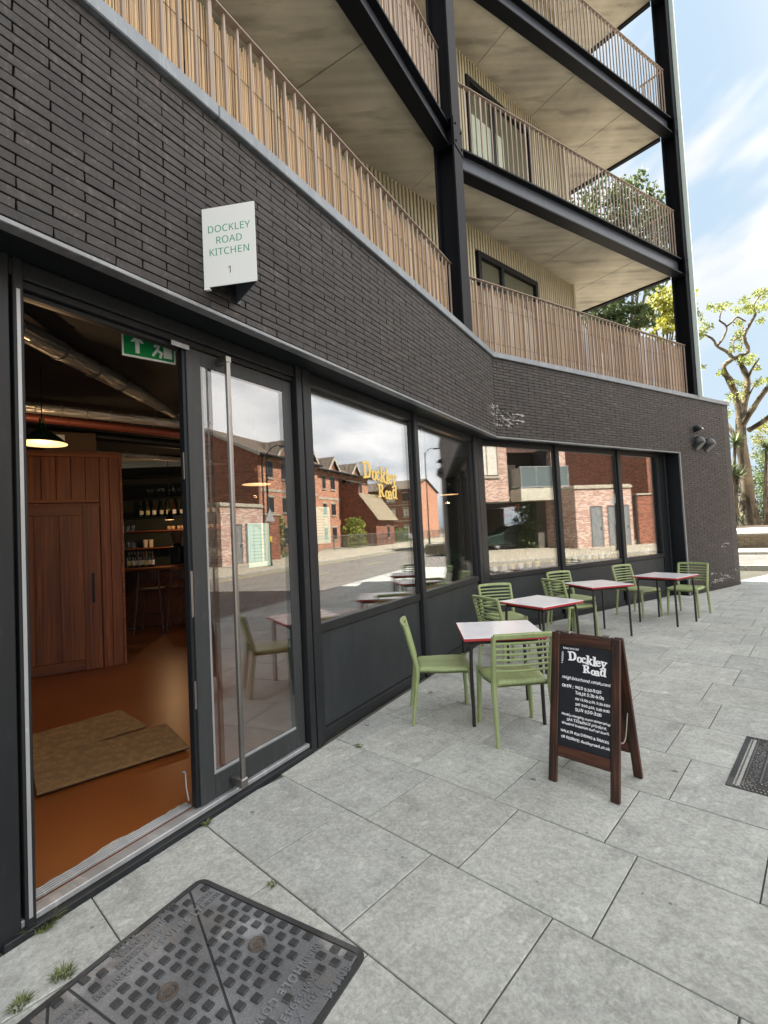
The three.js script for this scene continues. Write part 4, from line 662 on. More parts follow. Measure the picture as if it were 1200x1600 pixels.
// ------------------------------------------------------------------ the restaurant seen through door and windows
{
  const q = (F, s, o) => { const p = W2(F, s, o); return [p.x, p.y]; };
  const cx = W2(FL, 6.9, -0.36), plan = [q(FL, -5, -0.345), [cx.x, cx.y], q(FR, 12.2, -0.345), q(FR, 12.2, -7), q(FL, -5, -9.5)];
  const resin = tex(512, (u, v, i, j) => { const c = 0.74 + 0.22 * (fbm(u, v, 4, 3, 5) - 0.5) + 0.03 * (hash2(i, j, 4) - 0.5); return [c, c * 0.98, c * 0.96]; }); resin.repeat.set(0.4, 0.4);
  struct('interior_floor', prism(plan, -0.1, 0.044), std({ map: resin, color: lin(0.36, 0.108, 0.024), roughness: 0.34 }));
  const edge = thing('floor_patch', 'ragged strip of white filler along the doorway threshold', 'filler'); edge.position.copy(at3(FL, 1.0, 0.0455, GO - 0.14)); edge.rotation.y = FL.th;
  { const s = new THREE.Shape(); s.moveTo(0, 0.005); const r = rng(3); for (let i = 0; i <= 26; i++) s.lineTo(i * 0.031, -0.014 - r() * 0.012 - 0.022 * Math.exp(-((i - 13) ** 2) / 9)); s.lineTo(0.81, 0.005); const g = new THREE.ExtrudeGeometry(s, { depth: 0.004, bevelEnabled: false }); g.rotateX(Math.PI / 2); mesh('filler', uvm(g), std({ map: slabTex, color: lin(0.66, 0.64, 0.6), roughness: 0.9 }), edge); }
  struct('interior_ceiling', prism(plan, 3.18, 3.28), std({ map: soffTex, color: lin(0.018, 0.017, 0.016), roughness: 0.9 }));
  const wm = std({ map: slabTex, color: lin(0.035, 0.038, 0.026), roughness: 0.85 });
  const wall = (a, b) => { const d = Math.hypot(b[0] - a[0], b[1] - a[1]); const m = struct('interior_wall', bb(0, d, 0.03, 3.19, -0.1, 0.1), wm); m.position.set(a[0], 0, a[1]); m.rotation.y = -Math.atan2(b[1] - a[1], b[0] - a[0]); };
  wall([-10, -9.75], [8, -11.6]); wall(q(FL, -1.95, -0.4), q(FL, -1.95, -9)); wall(q(FR, 12.1, -0.4), q(FR, 12.1, -7));
  // slatted timber partition with sliding door
  const a = gpix(163, 1048), e = gpix(195, 1043), th = -Math.atan2(e.z - a.z, e.x - a.x), len = 4.2;
  const p = thing('timber_partition', 'knotty pine board partition with vertical planks inside the doorway', 'partition', [e.x, 0.044, e.z], th);
  const planks = [[0.0, 0.115], [0.12, 0.225]]; const r = rng(14);
  for (let k = 0; k < 2; k++) { const [x0, x1] = planks[k]; mesh('plank', uvm(bb(-x1, -x0, 0.0, 2.72, -0.05, 0.006 - k * 0.012), 0.9, r() * 3, r() * 3), pine, p); }
  for (let x = 0.23; x < len; x += 0.155) mesh('plank', uvm(bb(-x - 0.149, -x, 2.14, 2.68, -0.05, -0.008), 0.9, r() * 3, r() * 3), pine, p);
  mesh('frame_rail', [bb(-len, 0.0, 2.68, 2.755, -0.06, 0.014), bb(-len, -0.23, 2.10, 2.14, -0.05, 0.02), bb(0.002, 0.03, 0, 2.755, -0.2, 0.02)].map((g) => uvm(g, 0.9, 0, 0, 'x')), pine, p);
  mesh('backing', bb(-len, 0, 0, 2.66, -0.09, -0.052), pine, p);
  const d = thing('sliding_door', 'broad brown timber sliding door of vertical planks with a black pull', 'door', [e.x, 0.05, e.z], th);
  for (let x = 0.42, i = 0; x < 1.75; x += 0.252, i++) mesh('plank', uvm(bb(-x - 0.249, -x, 0.13, 1.93, 0.0, 0.03), 0.8, r() * 3, r() * 3), oak, d);
  mesh('stile', uvm(bb(-0.42, -0.235, 0.0, 2.06, -0.0, 0.042), 0.8, 0.3, 0), oak, d); mesh('rail', uvm(bb(-2.2, -0.422, 1.93, 2.06, 0.0, 0.041), 0.8, 0, 0, 'x'), oak, d); mesh('rail', uvm(bb(-2.2, -0.422, 0.0, 0.128, 0.0, 0.041), 0.8, 0.5, 0, 'x'), oak, d);
  mesh('pull', [bb(-0.335, -0.305, 0.83, 1.2, 0.06, 0.075, 0.003), bb(-0.33, -0.31, 0.85, 0.87, 0.04, 0.062, 0.001), bb(-0.33, -0.31, 1.16, 1.18, 0.04, 0.062, 0.001)], darkMetal, d);
  // boxes stored above the partition
  const sb = (label, px, w, h, dz, m) => { const o = thing('storage_box', label, 'box', [0, 0, 0], th); const dirx = [Math.cos(th), -Math.sin(th)]; o.position.set(e.x + dirx[0] * px + dirx[1] * dz * 0.2, 2.80, e.z + dirx[1] * px - 0.18); mesh('carton', cbox(w, h, 0.3, 0.004, 0, h / 2, 0), m, o); mesh('flap', [bb(-w / 2 + 0.02, w / 2 - 0.02, h, h + 0.004, -0.14, 0.14, 0.001)], m, o); mesh('packing_label', bb(-w * 0.45, -w * 0.1, h * 0.35, h * 0.85, 0.149, 0.152, 0.0005), white, o); return o; };
  const card = std({ color: lin(0.10, 0.065, 0.04), roughness: 0.9 });
  sb('brown cardboard carton with white label on top of the pine partition', -0.62, 0.56, 0.24, 0, card); sb('pale flat box at far left on top of the pine partition', -1.75, 0.5, 0.14, 0, std({ color: lin(0.16, 0.15, 0.13), roughness: 0.9 }));
  // door mats
  const coirTex = tex(256, (u, v, i, j) => { const c = 0.55 + 0.55 * (hash2(i, j, 7) - 0.5) + 0.25 * (fbm(u, v, 8, 3, 4) - 0.5); return [c, c * 0.84, c * 0.62]; }); coirTex.repeat.set(3, 3);
  const coir = std({ map: coirTex, color: lin(0.74, 0.63, 0.47), roughness: 1, bumpMap: coirTex, bumpScale: 0.006 });
  const mat = (label, c, s, o, w, dp, y, turn) => { const t = thingAt('door_mat', label, 'mat', FL, s, y, o, turn); const g = new RoundedBoxGeometry(w, 0.02, dp, 4, 0.008); g.translate(0, 0.01, 0); mesh('pile', uvm(g), coir, t); mesh('backing', bb(-w / 2 + 0.002, w / 2 - 0.002, -0.002, 0.004, -dp / 2 + 0.002, dp / 2 - 0.002, 0.001), darkMetal, t); };
  mat('coir door mat nearest the threshold, overlapping the other', 0, 1.975, -1.47, 0.92, 0.60, 0.062, -0.338); mat('coir door mat lying farther in, half under the near one', 0, 2.05, -2.16, 0.92, 0.60, 0.046, -0.205);
  // exit sign
  const exitArt = canvas(512, 256, (g, w, h) => { g.fillStyle = '#e8efe9'; g.fillRect(0, 0, w, h); g.fillStyle = '#1c8a4c'; g.fillRect(14, 14, w - 28, h - 28); g.fillStyle = '#eef4ee';
    g.beginPath(); g.moveTo(140, 44); g.lineTo(206, 118); g.lineTo(172, 118); g.lineTo(160, 104); g.lineTo(160, 216); g.lineTo(120, 216); g.lineTo(120, 104); g.lineTo(108, 118); g.lineTo(74, 118); g.closePath(); g.fill();
    g.fillRect(392, 40, 84, 176); g.fillStyle = '#1c8a4c'; g.strokeStyle = '#1c8a4c'; g.lineCap = 'round';
    g.strokeStyle = '#eef4ee'; g.lineWidth = 26; g.beginPath(); g.moveTo(352, 96); g.lineTo(330, 150); g.lineTo(372, 176); g.lineTo(360, 214); g.moveTo(330, 150); g.lineTo(290, 206); g.moveTo(350, 100); g.lineTo(306, 118); g.stroke(); g.fillStyle = '#eef4ee'; g.beginPath(); g.arc(362, 66, 20, 0, 7); g.fill(); });
  const ex = thingAt('exit_sign', 'green and white running man exit sign hanging inside the doorway', 'exit sign', FL, 1.74, 2.70, -0.50, -0.30);
  const em = mesh('sign_plate', new THREE.BoxGeometry(0.30, 0.165, 0.012).translate(0, 0.08, 0), white, ex); em.material = [white, white, white, white, std({ map: exitArt, roughness: 0.3 }), white]; mesh('hanger', [bar(V3(-0.1, 0.16, 0), V3(-0.1, 0.55, 0), 0.003), bar(V3(0.1, 0.16, 0), V3(0.1, 0.55, 0), 0.003)], alu, ex);
  // services under the ceiling
  const foil = std({ color: lin(0.26, 0.26, 0.255), roughness: 0.35, metalness: 0.55, bumpMap: tex(256, (u, v) => gray(fbm(u, v, 10, 6, 4)), false), bumpScale: 0.03 }), copper = std({ color: lin(0.22, 0.06, 0.04), roughness: 0.5, metalness: 0.4 });
  const duct = (nm, label, A, B, rad, m, rings) => { const o = thing(nm, label, 'duct'); mesh('casing', bar(A, B, rad, rad, 20, false), m, o); const dd = B.clone().sub(A), L = dd.length(); const qn = new THREE.Quaternion().setFromUnitVectors(V3(0, 0, 1), dd.clone().normalize()); const g = []; for (let i = 0; i <= rings; i++) { const t = new THREE.TorusGeometry(rad + 0.002, 0.008, 5, 20); t.applyQuaternion(qn); const c = A.clone().addScaledVector(dd, i / rings); t.translate(c.x, c.y, c.z); g.push(t.toNonIndexed()); } mesh('band', g, m, o); return o; };
  duct('foil_duct', 'wrinkled foil duct sloping across the dark ceiling above the doorway', pix(20, 508, 3.1), pix(292, 655, 6.6), 0.07, foil, 7);
  duct('steel_duct', 'long bright spiral steel duct running level below the foil duct', pix(10, 633, 4.8), pix(330, 668, 6.2), 0.052, tint(foil, 0.45, 0.44, 0.42), 9);
  duct('copper_pipe', 'dull red pipe running just under the bright steel duct', pix(10, 648, 4.9), pix(330, 684, 6.3), 0.045, copper, 4);
  duct('steel_conduit', 'thin grey conduit low over the bar shelves', pix(140, 706, 6.5), pix(330, 722, 8.2), 0.035, tint(foil, 0.4, 0.38, 0.36), 4);
  duct('cable_tray', 'dark flat tray hung between the ducts and partition', pix(20, 668, 6), pix(330, 700, 7), 0.06, darkMetal, 3);
  duct('drop_rod', 'slender steel rod hanging beside the right end of the foil duct', pix(283, 600, 6), pix(280, 655, 6), 0.014, alu, 2);
  // pendants
  const warm = new THREE.Color(1, 0.62, 0.30);
  function pendant(label, pos, rad, h, m, power) {
    const o = thing('pendant_lamp', label, 'lamp', pos.toArray()); const pts = [[0.022, h + 0.05], [0.03, h], [rad * 0.45, h * 0.72], [rad * 0.9, h * 0.2], [rad, 0]].map(([a2, b2]) => new THREE.Vector2(a2, b2)); const ms = m.clone(); ms.side = THREE.DoubleSide;
    mesh('shade', new THREE.LatheGeometry(pts, 28), ms, o); mesh('glow_disc', new THREE.CylinderGeometry(rad * 0.985, rad * 0.985, 0.006, 28).translate(0, 0.0, 0), std({ color: lin(0.12, 0.08, 0.04), emissive: warm, emissiveIntensity: 0.26, roughness: 0.6 }), o); mesh('cord', bar(V3(0, h, 0), V3(0, 3.2 - pos.y, 0), 0.005), darkMetal, o); mesh('lamp_holder', bar(V3(0, h, 0), V3(0, h + 0.09, 0), 0.02), std({ color: lin(0.4, 0.25, 0.08), metalness: 0.8, roughness: 0.4 }), o);
    const L = new THREE.PointLight(warm, power, 12); L.position.set(0, -0.16, 0); L.castShadow = true; L.name = 'lamp_light'; o.add(L); return o;
  }
  pendant('wide dark green enamel pendant with glowing underside near the doorway', pix(66, 693, 4.2), 0.19, 0.13, std({ color: lin(0.012, 0.03, 0.018), roughness: 0.25 }), 0.5);
  pendant('small black pendant hanging over the bar counter', pix(265, 812, 9.3), 0.08, 0.12, darkMetal, 0.3);
  pendant('enamel pendant glowing behind the first big window', at3(FL, 4.6, 2.30, -2.6), 0.19, 0.13, std({ color: lin(0.012, 0.03, 0.018), roughness: 0.25 }), 0.15);
  pendant('enamel pendant glowing behind the corner windows', at3(FR, 6.2, 2.25, -2.4), 0.19, 0.13, std({ color: lin(0.012, 0.03, 0.018), roughness: 0.25 }), 0.15);
  // bar with shelves
  const bz = -9.05, bx0 = -5.1, bar1 = thing('bar_counter', 'timber bar counter with diagonal boarded front and dark top', 'bar', [bx0, 0.044, bz], 0.1);
  mesh('top', uvm(bb(0, 4.6, 1.04, 1.085, -0.35, 0.32), 1, 0, 0, 'x'), oak, bar1); mesh('front', bb(0.05, 4.55, 0, 1.03, -0.3, 0.2), darkWood, bar1);
  for (let i = 0; i < 26; i++) { const g = bb(-0.052, 0.052, -0.66, 0.66, 0, 0.016); g.rotateZ(-0.75); g.translate(0.3 + i * 0.158, 0.5, 0.203); mesh('front_board', clipY(g, 0.02, 1.0), oak, bar1); }
  mesh('end_panel', uvm(bb(-0.55, -0.01, 0, 1.0, -0.3, 0.35), 0.8), pine, bar1);
  function clipY(g, lo, hi) { const p2 = g.attributes.position; for (let i = 0; i < p2.count; i++) { const y = p2.getY(i), c = clamp(y, lo, hi); p2.setX(i, p2.getX(i) + (c - y) * 0.93); p2.setY(i, c); } g.computeVertexNormals(); return g; }
  const sh = thing('back_bar_shelves', 'dark steel and timber shelving along the wall behind the bar', 'shelves', [-5.6, 0.044, -10.0], 0.1);
  const lev = [1.45, 1.80, 2.08, 2.48]; lev.forEach((y, i) => mesh('shelf', uvm(bb(0, 4.6, y - 0.03, y, -0.1, 0.2), 1, 0, 0, 'x'), i > 1 ? darkMetal : pine, sh)); mesh('upright', [0.02, 1.5, 3, 4.56].map((x) => bb(x, x + 0.025, 1.3, 2.95, -0.1, -0.07)), darkMetal, sh); mesh('top_rail', bb(0, 4.6, 2.9, 2.95, -0.1, 0.2), darkMetal, sh);
  const bottleG = (k) => new THREE.LatheGeometry([[0.001, 0], [0.036, 0.002], [0.038, 0.02], [0.038, 0.18], [0.03, 0.215], [0.014, 0.245], [0.013, 0.30], [0.015, 0.302], [0.001, 0.306]].map(([a2, b2]) => new THREE.Vector2(a2, b2 * k)), 14), bG = bottleG(1);
  const labelG = new THREE.CylinderGeometry(0.0386, 0.0386, 0.085, 14, 1, true).translate(0, 0.09, 0);
  const bottleM = [std({ color: lin(0.012, 0.02, 0.010), roughness: 0.08 }), std({ color: lin(0.05, 0.055, 0.02), roughness: 0.08 }), std({ color: lin(0.05, 0.018, 0.008), roughness: 0.1 })], labM = [white, std({ color: lin(0.6, 0.58, 0.45) }), std({ color: lin(0.65, 0.52, 0.2) })];
  function bottle(label, group, pos, k) { const o = thing('wine_bottle', label, 'bottle', pos, k * 1.3, group); mesh('glass_body', bG, bottleM[k % 3], o); mesh('paper_label', labelG, labM[(k * 7 + 1) % 3], o); }
  const loc = (x, y, z) => { const v = V3(x, y, z).applyAxisAngle(V3(0, 1, 0), 0.1); return [v.x - 5.6, v.y + 0.044, v.z - 10.0]; };
  for (let i = 0; i < 13; i++) bottle('pale labelled wine bottle standing on the dark shelf behind the bar', 'wine bottles on the dark shelf behind the bar', loc(0.55 + i * 0.135, 2.082, 0.04 + (i % 3) * 0.02), i);
  const glassM = new THREE.MeshPhysicalMaterial({ color: 0xffffff, transmission: 1, thickness: 0, ior: 1.5, roughness: 0.02 });
  const wg = new THREE.LatheGeometry([[0.03, 0], [0.005, 0.006], [0.004, 0.075], [0.02, 0.095], [0.036, 0.13], [0.03, 0.185]].map(([a2, b2]) => new THREE.Vector2(a2, b2)), 14);
  for (let i = 0; i < 16; i++) { const o = thing('wine_glass', 'stemmed wine glass on the top shelf behind the bar', 'glass', loc(0.7 + i * 0.105, 2.482, 0.03 + (i % 2) * 0.06), 0, 'wine glasses on the top shelf'); mesh('bowl', wg, glassM, o); }
  const cup = new THREE.LatheGeometry([[0.001, 0], [0.03, 0.002], [0.04, 0.03], [0.042, 0.07]].map(([a2, b2]) => new THREE.Vector2(a2, b2)), 14), cupM = std({ color: lin(0.55, 0.36, 0.22), roughness: 0.5, side: THREE.DoubleSide });
  for (let i = 0; i < 12; i++) { const o = thing('coffee_cup', 'small pinkish cup in the row on the timber shelf', 'cup', loc(1.1 + i * 0.1, 1.802, 0.05 + (i % 2) * 0.05), i, 'cups on the timber shelf behind the bar'); mesh('cup_body', cup, cupM, o); }
  for (let i = 0; i < 2; i++) { const o = thing('paper_cup_stack', i ? 'right of two stacks of pale takeaway cups on the low shelf' : 'left of two stacks of pale takeaway cups on the low shelf', 'cups', loc(0.62 + i * 0.11, 1.452, 0.06)); mesh('stack', new THREE.CylinderGeometry(0.045, 0.036, 0.16, 16).translate(0, 0.08, 0), std({ color: lin(0.65, 0.55, 0.42) }), o); }
  for (let i = 0; i < 8; i++) { const o = thing('tumbler', 'clear tumbler at the left end of the timber shelves', 'glass', loc(0.08 + (i % 4) * 0.1, i < 4 ? 1.802 : 1.452, 0.05), 0, 'tumblers at the left end of the shelves'); mesh('wall', new THREE.CylinderGeometry(0.035, 0.03, 0.12, 14, 1, true).translate(0, 0.06, 0), glassM, o); }
  for (let i = 0; i < 9; i++) bottle('dark bottle among those standing on the counter end', 'bottles at the left end of the bar counter', [bx0 + 0.2 + (i % 5) * 0.11, 1.13, bz - 0.15 - Math.floor(i / 5) * 0.11], i + 1);
  const em2 = thing('espresso_machine', 'dark espresso machine with bright steel front panel on the bar', 'coffee machine', [bx0 + 1.75, 1.13, bz - 0.25], 0.1);
  mesh('body', [new RoundedBoxGeometry(0.85, 0.16, 0.42, 3, 0.03).translate(0, 0.40, 0), new RoundedBoxGeometry(0.85, 0.09, 0.46, 3, 0.02).translate(0, 0.05, 0), new RoundedBoxGeometry(0.8, 0.3, 0.2, 3, 0.02).translate(0, 0.22, -0.1)], darkMetal, em2); mesh('front_panel', bb(-0.36, 0.36, 0.13, 0.30, 0.0, 0.012), std({ color: lin(0.75, 0.78, 0.66), metalness: 0.9, roughness: 0.2 }), em2);
  mesh('group_head', [-0.24, 0, 0.24].flatMap((x) => [new THREE.CylinderGeometry(0.04, 0.045, 0.07, 16).translate(x, 0.285, 0.1).toNonIndexed(), bar(V3(x, 0.25, 0.12), V3(x, 0.22, 0.27), 0.012)]), alu, em2); mesh('drip_tray', bb(-0.38, 0.38, 0.095, 0.11, 0.02, 0.24), alu, em2);
  const gr = thing('coffee_grinder', 'tall black coffee grinder with hopper beside the espresso machine', 'grinder', [bx0 + 1.1, 1.13, bz - 0.2]); mesh('body', [new RoundedBoxGeometry(0.2, 0.34, 0.24, 3, 0.03).translate(0, 0.2, 0), new THREE.CylinderGeometry(0.06, 0.09, 0.06, 16).translate(0, 0.40, 0)], darkMetal, gr); mesh('hopper', new THREE.CylinderGeometry(0.12, 0.06, 0.2, 16).translate(0, 0.53, 0), std({ color: lin(0.08, 0.05, 0.035), roughness: 0.15 }), gr);
  function stool(label, x, z, turn) { const o = thing('bar_stool', label, 'stool', [x, 0.044, z], turn); const sh2 = [[-1, -1], [1, -1], [1, 1], [-1, 1]]; for (const [a2, b2] of sh2) mesh('leg', bar(V3(a2 * 0.235, 0, b2 * 0.21), V3(a2 * 0.15, b2 > 0 ? 1.06 : 0.72, b2 * 0.15), 0.017, 0.014), darkWood, o); mesh('seat', new RoundedBoxGeometry(0.36, 0.045, 0.36, 3, 0.018).translate(0, 0.74, 0), darkWood, o); mesh('backrest', new RoundedBoxGeometry(0.32, 0.16, 0.022, 3, 0.008).translate(0, 0.98, 0.155), darkWood, o); mesh('footrest', [bar(V3(-0.2, 0.3, 0.19), V3(0.2, 0.3, 0.19), 0.014), bar(V3(-0.2, 0.3, -0.19), V3(0.2, 0.3, -0.19), 0.014)], darkWood, o); }
  const s1 = gpix(244, 990), s2 = gpix(292, 987); stool('dark timber bar stool by the counter end, left one', s1.x, s1.z + 0.1, 0.15); stool('dark timber bar stool half hidden by the door frame, right one', s2.x, s2.z, -0.2);
  // window ledges with bottles and plants, green column
  const gm = std({ color: lin(0.06, 0.09, 0.045), roughness: 0.7 });
  const colm = thingAt('interior_column', 'green painted column standing behind the corner glazing', 'column', FL, 6.15, 0.044, -1.1); mesh('shaft', bb(-0.16, 0.16, 0, 3.14, -0.16, 0.16, 0.01), gm, colm); mesh('skirting', bb(-0.175, 0.175, 0, 0.12, -0.175, 0.175, 0.006), darkWood, colm);
  for (const [F, a2, b2, l] of [[FL, 3.0, 6.4, 'left shop front'], [FR, 5.3, 9.85, 'right shop front']]) { const o = thingAt('window_ledge', 'timber ledge inside the glazing of the ' + l, 'ledge', F, 0, 0.80, -0.38); mesh('board', uvm(bb(a2, b2, 0, 0.03, -0.34, 0.0), 1, 0, 0, 'x'), pine, o); mesh('bracket', [0, 0.33, 0.66, 1].map((t) => bb(lerp(a2 + 0.1, b2 - 0.1, t), lerp(a2 + 0.1, b2 - 0.1, t) + 0.03, -0.75, 0, -0.3, -0.27)), darkMetal, o); }
  for (let i = 0; i < 30; i++) { const s = 5.42 + i * 0.098 + (i > 11 ? 0.22 : 0) + (i > 20 ? 0.2 : 0); const v = at3(FR, s, 0.832, -0.50 - (i % 2) * 0.07); bottle('labelled wine bottle in the row along the right window ledge', 'wine bottles along the right window ledge', v.toArray(), i * 5 + 2); }
  const leafM = std({ color: lin(0.045, 0.10, 0.035), roughness: 0.6 });
  function potPlant(label, v, h, n, seed) { const o = thing('potted_plant', label, 'plant', v.toArray()), r2 = rng(seed), L = []; mesh('pot', new THREE.CylinderGeometry(0.09, 0.07, 0.15, 18).translate(0, 0.075, 0), std({ color: lin(0.3, 0.3, 0.27), roughness: 0.8 }), o);
    for (let i = 0; i < n; i++) { const a2 = r2() * 6.28, el = 0.5 + r2() * 0.9, l = h * (0.5 + r2() * 0.6); const g = new THREE.PlaneGeometry(0.05, l, 2, 6); const p2 = g.attributes.position; for (let k = 0; k < p2.count; k++) { const t = p2.getY(k) / l + 0.5; const wd = Math.sin(Math.PI * Math.min(1, t * 0.9 + 0.1)); p2.setXYZ(k, p2.getX(k) * wd, t * l * Math.sin(el) - t * t * l * 0.25, t * l * Math.cos(el) + Math.abs(p2.getX(k)) * 0.3); } g.rotateY(a2); g.translate(0, 0.15, 0); g.computeVertexNormals(); L.push(g.toNonIndexed()); }
    stuff(mesh('foliage', L, leafM, o)); }
  potPlant('dark leafy plant in a pot inside the corner window', at3(FL, 6.0, 0.832, -0.56), 0.5, 46, 3); potPlant('small potted plant inside the last pane by the brick pier', at3(FR, 9.7, 0.832, -0.55), 0.28, 20, 5);
}

// ------------------------------------------------------------------ trees and planting
const leafMat = (r, g, b, t = 0.35) => new THREE.MeshPhysicalMaterial({ color: lin(r, g, b), roughness: 0.75, transmission: t, thickness: 0, side: THREE.DoubleSide, vertexColors: true });
const barkTex = tex(512, (u, v) => { const c = 0.6 + 0.4 * (fbm(u, v, 8, 3, 4, 3) - 0.5) + 0.4 * (fbm(u, v, 30, 13, 3, 6) - 0.5) + 0.25 * (sst(fbm(u, v, 9, 41, 3), 0.5, 0.6) - 0.5); return [c, c * 0.94, c * 0.84]; }); barkTex.repeat.set(0.5, 0.5);
const bark = std({ map: barkTex, color: lin(0.46, 0.42, 0.36), roughness: 0.95, bumpMap: barkTex, bumpScale: 0.05 });
function limb(pts, r0, r1, seg = 10, rad = 10, knob = 0.08, seed = 1) {   // knobbly tapering limb
  const c = new THREE.CatmullRomCurve3(pts, false, 'centripetal'), g = new THREE.TubeGeometry(c, seg, 1, rad, false), p = g.attributes.position, r = rng(seed);
  const jit = [...Array(rad)].map(() => r() * 6.28);
  for (let i = 0; i <= seg; i++) { const ctr = c.getPointAt(i / seg), k = lerp(r0, r1, Math.pow(i / seg, 0.8)) * (i === 0 ? 1.12 : 1); for (let j = 0; j <= rad; j++) { const n = i * (rad + 1) + j, q = V3(p.getX(n), p.getY(n), p.getZ(n)).sub(ctr); const w = 1 + knob * Math.sin(i * 1.7 + jit[j % rad]) + knob * 0.6 * Math.sin(i * 3.1 + jit[(j * 3) % rad]); q.multiplyScalar(k * w).add(ctr); p.setXYZ(n, q.x, q.y, q.z); } }
  g.computeVertexNormals(); return g.toNonIndexed();
}
// clusters of small leaf faces round given centres: [x, y, z, radius, count]
function leaves(clusters, size, seed, base = 1, tip = 0.35) {
  const r = rng(seed), pos = [], nor = [], col = [], uv = [];
  for (const [cx, cy, cz, rad, n, sq = 0.8] of clusters) {
    const tone = base * (0.75 + 0.5 * r());
    for (let i = 0; i < n; i++) {
      const u = r() * 2 - 1, a = r() * 6.283, k = Math.sqrt(1 - u * u), d = rad * Math.pow(r(), 0.45), x = cx + Math.cos(a) * k * d, y = cy + u * d * sq, z = cz + Math.sin(a) * k * d, s = size * (0.6 + 0.8 * r());
      const e = new THREE.Euler(r() * 6.28, r() * 6.28, r() * 6.28), X = V3(1, 0, 0).applyEuler(e), Y = V3(0, 1, 0).applyEuler(e), N = V3(0, 0, 1).applyEuler(e), c = tone * (0.8 + tip * r());
      const q = [[-0.5, 0], [0, -0.32], [0.5, 0], [-0.5, 0], [0.5, 0], [0, 0.32]]; for (const [p, w] of q) { pos.push(x + (X.x * p + Y.x * w) * s, y + (X.y * p + Y.y * w) * s, z + (X.z * p + Y.z * w) * s); nor.push(N.x, N.y, N.z); col.push(c, c, c * 0.9); uv.push(p + 0.5, w + 0.5); }
    }
  }
  const g = new THREE.BufferGeometry(); g.setAttribute('position', new THREE.Float32BufferAttribute(pos, 3)); g.setAttribute('normal', new THREE.Float32BufferAttribute(nor, 3)); g.setAttribute('color', new THREE.Float32BufferAttribute(col, 3)); g.setAttribute('uv', new THREE.Float32BufferAttribute(uv, 2)); return g;
}
